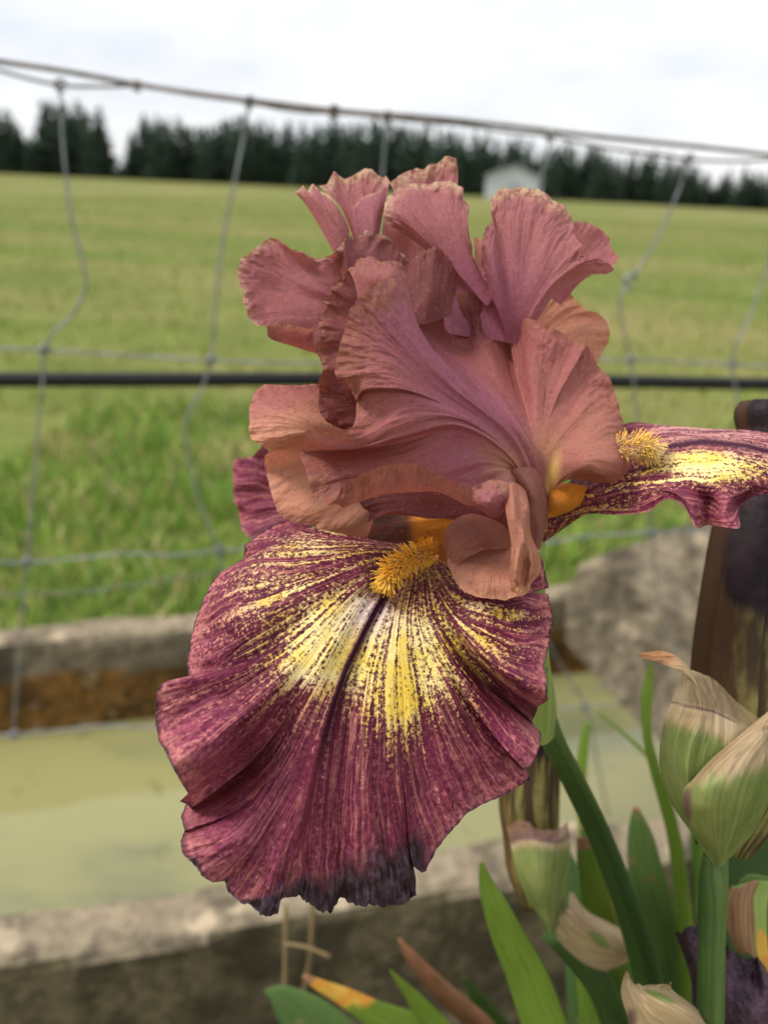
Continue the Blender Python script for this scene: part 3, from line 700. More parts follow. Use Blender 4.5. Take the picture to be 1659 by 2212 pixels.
F1 = [[(900,1180,2),(800,1165,-2),(700,1145,-3),(608,1125,2)],
 [r0,(790,1188,-8),(640,1205,-11),(530,1215,-8),(473,1239,-4)],
 [r0,(775,1215,-11),(620,1265,-16),(500,1300,-14),(424,1335,-8)],
 [r0,(768,1240,-13),(600,1320,-19),(490,1380,-18),(404,1421,-12)],
 [r0,(765,1260,-14),(610,1372,-20),(480,1440,-23),(361,1471,-23)],
 [r0,(770,1275,-15),(640,1400,-21),(480,1510,-24),(337,1567,-26)],
 [r0,(775,1290,-15),(660,1430,-22),(510,1580,-27),(391,1688,-31)],
 [r0,(782,1300,-15),(680,1460,-22),(570,1615,-19),(480,1700,-9),(415,1748,-8)],
 [r0,(787,1310,-15),(690,1490,-22),(600,1660,-23),(500,1775,-26),(391,1816,-26)],
 [r0,(792,1320,-15),(700,1520,-22),(625,1700,-24),(550,1830,-26),(487,1903,-25)],
 [r0,(800,1330,-16),(710,1550,-22),(660,1750,-24),(620,1880,-24),(600,1980,-22)],
 [r0,(845,1265,-8),(800,1335,-15),(745,1450,-18.5),(705,1590,-19.5),(685,1720,-20.5),(672,1850,-20),(666,1950,-18)],
 [r0,(860,1275,-9),(825,1360,-16),(790,1500,-20),(772,1700,-21),(768,1850,-20),(767,1952,-17)],
 [r0,(872,1270,-9),(850,1360,-16),(840,1500,-20),(850,1700,-20),(880,1850,-18),(899,1936,-15)],
 [r0,(885,1270,-9),(872,1360,-16),(880,1500,-19),(900,1680,-19),(943,1835,-16)],
 [r0,(898,1265,-9),(893,1345,-15),(920,1480,-18),(970,1630,-18),(1037,1741,-15)],
 [r0,(908,1260,-9),(912,1335,-14),(960,1450,-18),(1040,1580,-19),(1144,1685,-15)],
 [r0,(918,1255,-8),(930,1325,-13),(985,1430,-17),(1070,1530,-19),(1165,1613,-20)],
 [r0,(925,1250,-8),(940,1315,-12),(1000,1410,-14),(1080,1495,-11),(1149,1559,-7)],
 [r0,(932,1245,-7),(950,1302,-12),(1010,1388,-17),(1090,1460,-21),(1183,1514,-20)],
 [r0,(938,1238,-5),(970,1285,-10),(1030,1330,-14),(1110,1350,-15),(1195,1349,-10)],
 [r0,(945,1225,-3),(980,1262,-8),(1040,1285,-12),(1110,1287,-12),(1183,1283,-8)],
 [(915,1190,2),(960,1215,-1),(1040,1240,-6),(1110,1220,-6),(1165,1195,-3)]]
MIDRIB = [(905,1200),(845,1265),(812,1318),(780,1380),(745,1450),(722,1520),(705,1590),(692,1660)]
def f1col(U, V, X, Y):
    md = polydist(X, Y, MIDRIB)
    mw = np.interp(Y, [1200, 1290, 1400, 1600, 1700], [20, 12, 13, 11, 3])
    mid = np.clip(1.3-md/mw, 0, 1)*sstep(1740, 1560, Y)
    ctr = np.clip(gauss(X, Y, 862, 1455, 88, 150, 0.10)*1.05 + gauss(X, Y, 692, 1405, 85, 115, 0.55)*0.95 + gauss(X, Y, 775, 1345, 75, 80)*0.5, 0, 0.74)
    halo = 0.40*gauss(X, Y, 745, 1420, 260, 220)
    base = 0.40*gauss(X, Y, 930, 1230, 150, 60) + 0.32*gauss(X, Y, 690, 1175, 130, 60)
    up = 0.40*gauss(X, Y, 600, 1290, 200, 140)+0.34*gauss(X, Y, 1030, 1350, 140, 170) + 0.0*X
    pale = np.maximum(np.maximum(ctr, halo), np.maximum(base, up))
    pale = pale - 0.22*sstep(1540, 1700, Y)
    rimd = sstep(0.80, 0.99, V)
    pale = pale*(1-0.75*rimd)
    pale = pale*(1-0.55*gauss(X, Y, 870, 1760, 200, 150)) 
    yel = np.clip(1.1*gauss(X, Y, 870, 1470, 120, 200) + 1.0*gauss(X, Y, 670, 1390, 150, 130) + 0.8*gauss(X, Y, 640, 1180, 220, 120) + 0.8*gauss(X, Y, 1040, 1330, 160, 160), 0, 1)
    yel = yel*(1-0.9*gauss(X, Y, 808, 1318, 70, 48, -0.6))*(1-0.7*gauss(X, Y, 640, 1640, 130, 110))
    wn_ = 12*fbm(X/40, Y/40, 5)
    wit = np.clip(sstep(1790, 1925, Y+wn_ + 0.45*np.clip(X-790, -80, 130))*sstep(540, 650, X+0.5*(Y-1900))*sstep(960, 890, X) + 0.8*gauss(X, Y, 560, 1965, 60, 22) + 0.35*gauss(X, Y, 1140, 1545, 40, 40), 0, 1)
    wit = np.maximum(wit, 0.75*sstep(0.984, 1.0, V+0.006*fbm(X/20, Y/20, 9)))
    pink = np.clip(sstep(0.74, 0.97, V)*0.70 + 0.6*gauss(X, Y, 420, 1560, 110, 110) + 0.35*gauss(X, Y, 500, 1830, 130, 90) + 0.45*gauss(X, Y, 1070, 1640, 120, 80) + 0.30*sstep(1520, 1680, Y), 0, 1)*(1-0.65*gauss(X, Y, 1060, 1400, 170, 130))
    fine = np.clip(gauss(X, Y, 930, 1230, 140, 60)*0.6, 0, 1)
    rim = sstep(0.91, 1.0, V+0.03*fbm(X/16, Y/16, 7))*(1-wit)*(0.35+0.4*sstep(1700, 1300, Y)+0.3*sstep(520, 400, X))
    return {0: pale, 1: np.clip(rim, 0, 1), 2: yel, 3: wit, 4: mid, 5: fine, 6: pink}
mb = MB(); sheet(mb, F1, F1_OUT, 900, 230, jag=1.8, crink=0.40, wave=1.0, wlen=60, seed=11, col=f1col, jagf=lambda x, y: 1+3.2*sstep(1900, 1935, y)*sstep(480, 560, x)*sstep(920, 880, x), fold=0.45, foldw=95, laps=[(413,1480, 4.5,45, -4.0,60, 0.45),(415,1748, -7.0,50, 9.0,45, 0.55),(399,1797, -2.5,20, 2.0,25, 0.8),(487,1903, -1.5,30, 2.0,30, 0.75),(893,1870, 2.0,40, -2.5,30, 0.7),(1131,1660, 5.0,50, -4.5,40, 0.45),(1152,1560, 6.0,35, -1.0,20, 0.5),(1162,1526, 5.0,40, -5.0,60, 0.45),(508,1218, 2.5,30, -2.0,40, 0.6)])
fall1 = mb.build('fall_petal', M_FALL, iris); fall1['label'] = 'broad front fall with yellow speckles and withered dark lower margin'

# ---- right fall, running out towards the right
F2 = [[(1186,1085,6),(1240,1030,8),(1300,960,10),(1347,916,10),(1427,918,9),(1518,925,7),(1659,935,2),(1790,975,-3)],
 [(1187,1090,4),(1260,1035,5),(1330,968,5),(1427,940,3),(1518,938,2),(1659,952,-2),(1800,1005,-6)],
 [(1188,1095,3),(1270,1045,3),(1365,986,1),(1427,967,-1),(1518,954,-2),(1610,964,-4),(1659,976,-5),(1805,1040,-9)],
 [(1188,1105,3),(1270,1062,1),(1365,1022,-1),(1440,1005,-4),(1530,1000,-6),(1620,1008,-8),(1670,1020,-8),(1805,1080,-12)],
 [(1187,1115,3),(1270,1085,1),(1365,1055,-3),(1450,1042,-6),(1540,1045,-10),(1610,1040,-9),(1655,1046,-9),(1800,1110,-14)],
 [(1184,1122,3),(1270,1100,1),(1371,1085,-4),(1440,1064,-8),(1490,1085,-15),(1530,1090,-7),(1562,1106,-15),(1605,1075,-8),(1645,1064,-9),(1790,1140,-15)],
 [(1178,1130,3),(1273,1110,1),(1340,1112,-4),(1400,1104,-6),(1439,1078,-9),(1472,1090,-13),(1500,1136,-19),(1530,1134,-9),(1560,1138,-16),(1589,1142,-17),(1602,1090,-9),(1634,1070,-9),(1780,1160,-15)]]
F2M = [(1300,1030),(1365,985),(1427,966),(1518,953),(1610,963),(1659,975),(1760,1005)]
def f2col(U, V, X, Y):
    md = polydist(X, Y, F2M); mid = np.clip(1.25-md/np.interp(X, [1360, 1500, 1660], [7, 10, 11]), 0, 1)*sstep(1340, 1400, X)
    top = sstep(14, -6, Y-np.interp(X, [1300, 1427, 1659], [1000, 975, 985]))
    pale = np.clip(0.62*gauss(X, Y, 1520, 985, 130, 45, 0.12)+0.42*top*sstep(1340, 1430, X)+0.35*gauss(X, Y, 1600, 1015, 120, 40, 0.15)+0.30*gauss(X, Y, 1330, 1060, 140, 50, -0.3), 0, 0.50)
    pale = pale*(1-0.9*sstep(0.86, 0.99, U))+0.25*gauss(X, Y, 1300, 1105, 90, 18)
    yel = np.clip(1.3*gauss(X, Y, 1560, 1005, 120, 30, 0.15)+0.8*gauss(X, Y, 1330, 1060, 140, 50, -0.3)+0.8*gauss(X, Y, 1500, 1030, 120, 22), 0, 1)
    pink = np.clip(0.8*gauss(X, Y, 1530, 1105, 80, 45)+0.3*top, 0, 1)
    rim = sstep(0.94, 1.0, U)*0.55
    fine = np.clip(gauss(X, Y, 1230, 1085, 110, 60), 0, 1)
    return {0: pale, 1: rim, 2: yel, 3: 0*U, 4: mid, 5: fine, 6: pink}
mb = MB(); sheet(mb, F2, None, 160, 260, jag=0, crink=0.1, wave=0.3, wlen=60, seed=12, col=f2col)
sheet(mb, [[(1163,1182,5),(1168,1160,4),(1180,1128,3)],[(1172,1174,6),(1195,1150,5),(1215,1118,3)],[(1180,1168,8),(1220,1140,7),(1262,1112,4)]], None, 24, 20, jag=0, wave=0, crink=0, seed=13, col=lambda U, V, X, Y: {0: 0.30+0*U, 1: 0*U, 2: 0.8+0*U, 5: 0.8+0*U, 6: 0*U})
fall2 = mb.build('fall_petal', M_FALL2, iris); fall2['label'] = 'side fall stretched out with white and yellow stripes'

# ---- rear fall, a glimpse at the left
F3 = [[(720,1080,22),(640,1020,24),(567,962,26)],[(720,1085,22),(620,1020,26),(521,988,30)],[(720,1095,22),(610,1045,27),(504,1006,31)],[(720,1100,22),(610,1075,27),(505,1084,31)],[(725,1110,22),(620,1100,26),(520,1130,29)],[(730,1120,22),(640,1130,24),(545,1166,26)],[(740,1125,22),(670,1140,23),(612,1170,24)]]
F3_OUT = [(567,962),(556,975),(545,985),(535,990),(521,988),(511,990),(504,998),(503,1012),(504,1050),(505,1084),(512,1094),(516,1106),(520,1130),(524,1146),(537,1160),(545,1166),(575,1175),(612,1170)]
mb = MB(); sheet(mb, F3, F3_OUT, 70, 50, jag=1.2, wave=1.6, wlen=34, seed=14, col=lambda U, V, X, Y: {0: -1.0+0*U, 2: 0*U, 3: 0*U, 4: 0*U, 5: 0*U, 6: 0.35+0.4*sstep(0.7, 1, V), 1: 0.5*sstep(0.94, 1, V)})
fall3 = mb.build('fall_petal', M_FALL, iris); fall3['label'] = 'plum coloured rear fall glimpsed at the back'

# ---- front standard
def s1r(U, V, X, Y):
    md = polydist(X, Y, [(1178,1080),(1150,1000),(1080,900),(980,800),(888,680)])
    return {0: np.clip(1.15-md/60, 0, 1)*0.7, 3: np.clip(1.0*gauss(X, Y, 965, 690, 130, 100)+0.35*gauss(X, Y, 1250, 1035, 80, 25), 0, 1),  # upper brown patch paints the shadow cast by the front lobe
            2: np.clip(gauss(X, Y, 1192, 1035, 14, 50, 0.15)*1.0+0.12*gauss(X, Y, 1290, 960, 90, 110)+0.2*gauss(X, Y, 1168, 965, 30, 40), 0, 1), 1: sstep(0.93, 1, V)*0.55}
S1R_OUT = [(872,665),(885,650),(900,643),(921,636),(961,632),(1000,633),(1022,637),(1045,643),(1060,653),(1075,664),(1086,680),(1098,702),(1104,690),(1118,686),(1140,688),(1161,693),(1180,700),(1200,712),(1220,724),(1241,738),(1255,741),(1268,745),(1278,760),(1289,790),(1305,802),(1318,820),(1327,840),(1333,862),(1340,890),(1347,920),(1351,945),(1355,964),(1361,985),(1363,996),(1358,1015),(1348,1028),(1335,1038),(1316,1044),(1290,1043),(1268,1039),(1248,1036),(1228,1036),(1201,1040)]
S1R = [[(1170,1130,6),(1095,965,-3),(960,835,-8),(885,735,-7),(872,665,-3)],
 [(1178,1115,2),(1130,950,-5),(1020,810,0),(950,710,8),(921,636,10)],
 [(1179,1110,2),(1140,945,-4),(1070,810,3),(1035,710,9),(1022,637,9)],
 [(1180,1105,2),(1150,945,-3),(1120,830,5),(1104,750,11),(1098,702,12)],
 [(1181,1100,2),(1160,950,-3),(1150,850,0),(1150,760,2),(1161,693,2)],
 [(1182,1095,2),(1172,960,-3),(1190,860,0),(1220,790,2),(1241,738,3)],
 [(1183,1090,2),(1185,975,-3),(1230,900,-1),(1280,840,1),(1318,820,2)],
 [(1184,1085,2),(1200,1000,-3),(1260,950,-4),(1310,925,-2),(1347,920,2)],
 [(1184,1080,2),(1210,1020,-4),(1270,985,-9),(1325,985,-7),(1363,996,0)],
 [(1184,1076,2),(1215,1032,-4),(1265,1012,-9),(1300,1022,-8),(1316,1044,-2)],
 [(1184,1072,2),(1208,1045,-2),(1225,1035,-5),(1245,1030,-5),(1248,1036,-2)],
 [(1184,1068,2),(1192,1055,0),(1197,1047,-1),(1201,1040,-1)]]
def s1l(U, V, X, Y):
    md = polydist(X, Y, [(1178,1120),(1150,1000),(1060,890),(980,800),(905,690)])
    rim = sstep(0.86, 1.0, V+0.04*fbm(X/18, Y/18, 3))
    return {0: np.clip(1.1-md/200, 0, 1)*0.75+0.25*gauss(X, Y, 960, 1000, 120, 80), 1: rim*0.75, 2: 0.30*gauss(X, Y, 1100, 1010, 70, 40, 0.7),
            3: np.clip(0.45*gauss(X, Y, 800, 640, 60, 80)+0.35*gauss(X, Y, 760, 1010, 120, 60)+0.3*gauss(X, Y, 700, 1050, 60, 60), 0, 1)}
S1L = [[(1176,1120,1),(1120,950,-9),(990,815,-14),(910,715,-15),(887,652,-14)],
 [(1174,1122,1),(1110,950,-10),(970,815,-16),(890,700,-18),(866,601,-17)],
 [(1172,1124,1),(1105,950,-10),(955,815,-17),(860,705,-20),(824,607,-20)],
 [(1170,1126,1),(1100,950,-10),(945,820,-17),(850,720,-21),(790,632,-22)],
 [(1168,1128,1),(1095,950,-10),(940,830,-17),(840,740,-21),(755,670,-22)],
 [(1166,1130,1),(1095,955,-10),(935,840,-17),(830,765,-22),(735,743,-23)],
 [(1165,1132,1),(1095,960,-10),(940,855,-17),(830,800,-22),(722,800,-23)],
 [(1164,1134,1),(1095,965,-10),(950,870,-17),(850,840,-22),(785,845,-21),(770,868,-18)],
 [(1163,1136,1),(1095,970,-10),(960,890,-17),(860,890,-21),(800,922,-20),(754,930,-22)],
 [(1162,1138,1),(1095,975,-10),(970,905,-16),(870,925,-20),(775,962,-20),(698,924,-24)],
 [(1161,1140,1),(1095,980,-10),(980,918,-16),(870,945,-19),(745,970,-20),(685,957,-22),(655,935,-24)],
 [(1160,1142,1),(1095,985,-9),(990,930,-14),(860,955,-14),(760,970,-14),(651,975,-17)],
 [(1159,1144,1),(1095,990,-9),(1000,945,-13),(860,985,-15),(740,1000,-18),(660,1017,-19)],
 [(1158,1146,1),(1095,995,-9),(1010,960,-12),(880,1015,-15),(760,1050,-19),(687,1081,-20)],
 [(1157,1148,1),(1097,1000,-8),(1030,980,-11),(900,1030,-15),(790,1075,-20),(738,1091,-22),(738,1047,-24)],
 [(1156,1150,1),(1099,1005,-8),(1050,995,-11),(920,1040,-14),(830,1067,-19),(797,1072,-21.5),(791,1020,-25)],
 [(1155,1152,1),(1102,1010,-8),(1065,1005,-10),(960,1045,-13),(885,1063,-19),(872,1060,-21),(868,1001,-25)],
 [(1154,1154,1),(1106,1015,-7),(1085,1015,-10),(1010,1048,-12),(962,1068,-18),(958,1066,-20),(961,1031,-24)],
 [(1153,1156,1),(1112,1022,-7),(1100,1030,-9),(1050,1070,-12),(1015,1090,-17),(1005,1090,-19),(1005,1052,-22)],
 [(1152,1158,1),(1120,1040,-6),(1110,1055,-9),(1085,1090,-13),(1063,1117,-20),(1050,1085,-23),(1052,1038,-20)],
 [(1151,1160,1),(1130,1060,-5),(1120,1080,-8),(1105,1090,-13),(1086,1092,-20),(1082,1070,-22),(1092,1041,-19)],
 [(1150,1162,1),(1140,1080,-4),(1135,1085,-6),(1128,1090,-10),(1115,1090,-16),(1112,1075,-19),(1125,1052,-17)]]
S1L_OUT = [(887,652),(880,620),(866,601),(845,601),(824,607),(806,619),(790,632),(772,645),(755,670),(750,690),(743,716),(735,743),(727,769),(722,800),(727,817),(746,822),(760,844),(770,868),(770,897),(762,921),(754,930),(730,929),(698,924),(676,922),(655,935),(659,950),(651,975),(652,990),(660,1017),(666,1036),(671,1057),(687,1081),(708,1092),(730,1075),(738,1047),(767,1033),(791,1020),(828,1008),(868,1001),(900,1005),(935,1017),(961,1031),(985,1043),(1005,1052),(1036,1046),(1052,1038),(1075,1037),(1092,1041),(1110,1044),(1125,1052)]
mb = MB()
sheet(mb, S1R, S1R_OUT, 400, 130, jag=1.5, crink=0.35, wave=0.9, wlen=60, seed=21, col=s1r, fold=0.45, foldw=45, laps=[(1098,702, 2.5,40, -2.5,50, 0.4),(1268,745, -1.5,40, 1.5,40, 0.5)])
sheet(mb, S1L, S1L_OUT, 520, 150, jag=1.5, crink=0.30, wave=0.6, wlen=50, seed=22, col=s1l, fold=0.4, laps=[(770,868, -1.0,30, 3.0,40, 0.6),(655,950, -2.5,40, 3.5,60, 0.55)])
# ruffled crest behind the top edge
sheet(mb, [[(880,690,-12),(884,640,-12),(880,605,-11),(872,576,-10)],[(850,680,-14),(858,640,-15),(858,600,-15),(850,562,-12)],[(820,680,-14),(826,640,-15),(822,600,-16),(812,560,-13)],[(790,680,-13),(796,640,-14),(788,600,-14),(778,556,-11)],[(770,680,-11),(772,640,-12),(764,605,-11),(752,582,-9)]], [(872,576),(866,566),(850,562),(835,562),(822,566),(812,560),(796,551),(788,557),(778,556),(766,566),(764,576),(752,582)], 90, 50, jag=2.0, crink=0.8, wave=0.8, wlen=24, seed=27, col=lambda U, V, X, Y: {0: 0.2+0*U, 3: 0.2+0*U, 1: 0.7*sstep(0.6, 1, V)})
# haft
sheet(mb, [[(1182,1062,2),(1186,1100,2),(1178,1145,2),(1166,1186,2)],[(1150,1010,-8),(1172,1080,-6),(1172,1130,-5),(1162,1188,-3)],[(1120,1010,-9),(1155,1080,-8),(1160,1130,-6),(1157,1190,-3)],[(1095,1020,-8),(1135,1080,-5),(1144,1130,-3),(1150,1192,0)]], None, 40, 40, jag=0, crink=0, wave=0.2, seed=23, col=lambda U, V, X, Y: {0: 0.55+0*U, 1: 0*U, 3: 0.35+0.2*V, 2: 0.12+0*U})
# hanging folded strip at the lower edge
sheet(mb, [[(1088,1062,-18),(1093,1110,-22),(1104,1180,-23),(1100,1240,-23),(1103,1277,-22)],[(1102,1044,-19),(1110,1110,-23),(1118,1180,-23),(1114,1240,-24.5),(1114,1281,-23)],[(1118,1045,-18),(1126,1110,-21.5),(1133,1170,-24),(1134,1220,-22),(1128,1279,-23)],[(1133,1058,-16),(1141,1100,-20),(1140,1150,-20),(1150,1210,-23),(1140,1277,-22)],[(1137,1066,-12),(1143,1100,-15),(1146,1150,-15),(1166,1205,-18),(1168,1228,-18),(1147,1262,-20)]], None, 70, 110, jag=1.6, crink=0.9, wave=1.1, wlen=15, seed=24, fold=0.9, foldw=16, col=lambda U, V, X, Y: {0: 0.05+0*U, 2: 0.12+0.1*V, 3: 0.05+0*U})
std1 = mb.build('standard_petal', M_STD, iris); std1['label'] = 'front standard with mauve midrib and ruffled rolled rim'
# inner brown-red layers of the front standard
mb = MB()
sheet(mb, [[(860,700,0),(870,640,1),(875,600,2),(885,568,4)],[(885,700,0),(895,640,1),(900,590,2),(905,545,4)],[(920,700,0),(925,640,0),(930,590,2),(937,532,4)],[(950,690,2),(955,640,2),(960,600,3),(969,553,6)],[(975,680,3),(980,650,4),(985,630,5),(988,602,7)]], [(885,568),(895,556),(905,545),(920,540),(937,532),(955,540),(969,553),(978,566),(984,585),(988,602)], 70, 60, jag=1.6, crink=0.5, wave=1.0, wlen=30, seed=25, col=lambda U, V, X, Y: {0: 0.1+0*U, 3: 0.8+0*U, 1: 0.5*sstep(0.9, 1, V)})
sheet(mb, [[(800,600,-6),(780,590,-6),(764,578,-7)],[(800,640,-6),(755,640,-8),(716,617,-9)],[(800,680,-6),(745,675,-8),(695,655,-9)],[(800,720,-7),(745,715,-10),(690,705,-12)],[(800,760,-8),(740,755,-11),(680,755,-13)],[(800,800,-9),(745,800,-12),(697,800,-14)],[(810,840,-10),(755,840,-12),(689,832,-12)],[(810,870,-10),(760,870,-11),(687,873,-12)],[(815,900,-9),(770,900,-11),(703,908,-13)],[(815,930,-9),(790,930,-11),(754,931,-13)]], [(764,578),(746,580),(738,600),(716,617),(716,636),(695,655),(698,668),(687,684),(690,705),(692,727),(679,755),(692,780),(698,801),(688,825),(691,841),(687,873),(695,897),(708,913),(722,921),(754,931)], 130, 60, jag=1.4, crink=0.6, wave=1.2, wlen=26, seed=26, col=lambda U, V, X, Y: {0: 0.1+0*U, 3: 0.55+0.4*sstep(790, 850, Y), 1: 0.6*sstep(0.7, 1, V)*sstep(850, 800, Y)})  # brown deepens lower down, painting the shade inside the pocket
inner = mb.build('inner_ruffle', M_STD, std1)

# ---- left rear standard
def s2c(U, V, X, Y): return {0: 0.18+0.25*gauss(X, Y, 690, 620, 60, 60), 3: 0.25*gauss(X, Y, 700, 570, 60, 40)+0.5*sstep(705, 735, Y-0.25*(X-560)*0), 1: sstep(0.9, 1, V)*0.6}
mb = MB()
S2A = [[(770,640,10),(745,600,10),(735,565,9),(722,548,8)],[(770,640,10),(725,605,9),(690,580,9),(679,558,9)],[(770,645,10),(715,610,8),(670,580,9),(652,542,6)],[(770,650,10),(705,620,8),(640,575,9),(585,512,9)],[(770,655,10),(700,635,8),(600,590,9),(521,558,6)],[(770,660,10),(695,650,9),(600,625,9),(518,612,3)],[(770,665,10),(690,670,9),(605,665,6),(532,671,0)],[(770,670,10),(690,690,9),(620,695,5),(556,705,-1)],[(770,675,10),(690,705,9),(620,728,5),(580,727,1),(590,698,-4)],[(770,680,10),(700,720,9),(650,750,5),(632,742,0),(633,701,-4)],[(770,690,10),(720,740,9),(690,765,6),(680,755,2),(676,710,-1)]]
sheet(mb, S2A, [(722,548),(700,556),(679,558),(665,552),(652,542),(628,537),(609,521),(585,512),(566,526),(548,540),(521,558),(512,583),(518,612),(528,631),(524,648),(532,671),(537,689),(556,705),(575,702),(590,698),(607,696),(633,701),(655,707),(676,710)], 260, 90, jag=1.6, crink=0.6, wave=0.8, wlen=45, seed=31, col=s2c)
# dark crest joining the dish to the upper lobes
sheet(mb, [[(760,640,6),(740,600,5),(720,560,6),(700,556,5)],[(765,630,5),(750,590,3),(735,550,3),(722,545,3)],[(775,620,5),(762,570,3),(750,520,4),(752,500,5)],[(790,610,6),(785,560,5),(790,520,6),(793,496,7)],[(800,600,6),(805,560,5),(815,530,6),(828,508,8)],[(830,600,6),(840,570,6),(850,545,7),(856,526,9)],[(850,610,7),(865,590,7),(875,575,8),(885,566,9)]], [(700,556),(712,553),(722,545),(738,528),(747,512),(752,500),(768,520),(780,505),(793,496),(810,505),(828,508),(845,515),(856,526),(863,545),(875,552),(885,566)], 90, 50, jag=1.8, crink=0.6, wave=1.0, wlen=28, seed=32, col=lambda U, V, X, Y: {0: 0.1+0*U, 3: 0.65+0*U, 1: 0.55*sstep(0.85, 1, V)})
std2 = mb.build('standard_petal', M_BACK, iris); std2['label'] = 'rear standard with a dished lobe facing the fence'
mb = MB()
S2C = [[(830,950,6),(770,890,4),(720,850,3),(697,829,2)],[(830,955,6),(760,900,2),(680,860,-1),(623,832,0)],[(830,960,6),(750,915,1),(650,880,-3),(572,830,0)],[(830,965,6),(745,930,0),(640,900,-5),(540,878,-3)],[(830,970,6),(740,945,0),(640,925,-6),(537,932,-5)],[(830,980,6),(740,960,1),(650,950,-4),(585,972,-3)],[(830,990,6),(745,985,3),(670,985,3),(610,990,5),(572,1007,7)],[(830,1010,6),(750,1020,3),(670,1035,3),(593,1087,6)],[(830,1030,6),(755,1060,2),(690,1090,2),(628,1127,5)],[(830,1050,6),(765,1085,2),(710,1115,2),(682,1133,4)],[(830,1070,6),(790,1105,2),(755,1140,2),(740,1158,4)],[(830,1080,6),(810,1115,3),(800,1145,4),(791,1168,6)]]
sheet(mb, S2C, [(697,829),(679,829),(650,832),(623,832),(593,830),(572,830),(548,849),(540,878),(539,910),(537,932),(543,948),(567,964),(585,972),(572,985),(572,1007),(583,1052),(593,1087),(601,1108),(628,1127),(660,1134),(682,1133),(687,1146),(708,1154),(740,1158),(760,1162),(775,1170),(791,1168)], 280, 90, jag=1.2, crink=0.35, wave=0.7, wlen=50, seed=33, col=lambda U, V, X, Y: {0: np.clip(0.85*sstep(965, 850, Y+0.25*(X-540)), 0, 1), 3: 0.25*gauss(X, Y, 640, 840, 80, 25), 1: sstep(0.94, 1, V)*0.4})
lower2 = mb.build('lower_lobe', M_SALMON, std2)

# ---- rear standard, upper and right lobes
def s3c(U, V, X, Y): return {0: np.clip(0.8*gauss(X, Y, 1060, 640, 110, 90)+0.35, 0, 1)*(1-0.5*V), 1: sstep(0.88, 1.0, V)*0.85*sstep(520, 420, Y), 3: 0*U}
mb = MB()
sheet(mb, [[(790,600,8),(765,520,12),(730,440,15),(690,402,16)],[(792,600,8),(775,520,13),(755,440,17),(746,388,18)],[(796,600,8),(790,520,13),(790,440,17),(796,364,18)],[(800,600,8),(805,520,12),(818,440,15),(842,393,15)]], [(690,402),(706,398),(722,370),(735,380),(746,388),(764,378),(788,365),(804,366),(815,378),(826,385),(834,380),(842,393)], 80, 70, jag=1.6, crink=0.5, wave=1.0, wlen=40, seed=41, col=s3c)
sheet(mb, [[(760,600,6),(725,550,6),(690,490,7),(655,435,8),(635,414,8)],[(765,600,6),(735,545,5),(705,480,5),(672,425,6),(655,400,8)],[(768,595,6),(742,540,4),(718,480,4),(690,430,5),(676,396,7)],[(770,590,6),(748,540,4),(732,490,3),(722,450,4),(718,428,6)],[(775,585,6),(755,545,4),(748,515,4),(748,490,5),(747,474,6)],[(780,580,6),(762,550,5),(757,530,5),(755,515,6),(755,500,7)]], [(635,414),(645,410),(655,400),(665,413),(676,396),(692,412),(708,420),(718,428),(735,455),(747,474),(752,488),(755,500)], 70, 70, jag=1.2, crink=0.4, wave=0.6, wlen=40, seed=42, col=s3c)
sheet(mb, [[(800,590,7),(785,540,8),(772,500,9),(765,470,10),(762,446,11)],[(805,590,7),(795,540,7),(788,490,8),(786,450,9),(788,424,11)],[(810,590,8),(806,540,7),(808,490,7),(812,440,9),(815,412,11)],[(815,590,9),(815,540,9),(822,490,9),(834,430,11),(842,395,13)]], None, 40, 60, jag=1.2, crink=0.4, wave=0.5, wlen=30, seed=43, col=lambda U, V, X, Y: {0: 0.5+0*U, 3: 0.35*(1-V), 1: sstep(0.93, 1, V)*0.4})
sheet(mb, [[(840,600,12),(830,540,14),(826,500,15),(830,470,16)],[(900,600,12),(890,540,14),(880,500,15),(870,470,16)],[(980,620,12),(970,570,13),(950,520,14),(930,480,15)]], None, 30, 40, jag=0, crink=0, wave=0.6, seed=44, col=lambda U, V, X, Y: {0: 0.2+0*U, 1: 0*U})
# middle lobes
sheet(mb, [[(1060,660,9),(960,560,12),(880,470,15),(842,395,16)],[(1062,660,9),(970,550,14),(905,450,17),(877,371,18)],[(1064,660,9),(985,550,15),(935,450,18),(927,354,18)],[(1066,660,9),(1000,540,15),(965,430,18),(961,337,17)],[(1068,660,9),(1015,540,14),(990,440,17),(987,363,17)]], [(842,395),(858,382),(877,371),(898,363),(917,366),(927,354),(945,353),(961,337),(975,338),(985,342),(988,363)], 80, 70, jag=1.6, crink=0.5, wave=1.0, wlen=40, seed=45, col=s3c)
sheet(mb, [[(1050,660,6),(980,590,7),(920,540,8),(870,505,8),(845,489,7)],[(1052,660,6),(975,575,6),(910,515,6),(860,475,6),(829,465,6)],[(1054,658,6),(980,560,6),(915,490,5),(868,440,6),(838,424,9)],[(1056,656,6),(985,550,6),(930,470,6),(900,420,8),(888,396,11)],[(1058,654,6),(1000,545,6),(960,460,7),(945,420,9),(947,393,11)],[(1060,650,6),(1015,555,6),(990,480,6),(985,430,8),(990,401,10)],[(1062,645,6),(1028,570,6),(1008,510,5),(1008,465,6),(1014,444,9)],[(1062,640,6),(1040,600,6),(1026,575,6),(1022,560,7),(1020,529,9)]], [(845,489),(832,480),(829,465),(831,440),(838,424),(860,408),(888,396),(921,398),(947,393),(974,390),(990,401),(1001,403),(1001,430),(1014,444),(1011,465),(1006,502),(1014,515),(1020,529)], 220, 80, jag=1.5, crink=0.6, wave=0.9, wlen=40, seed=46, col=s3c)
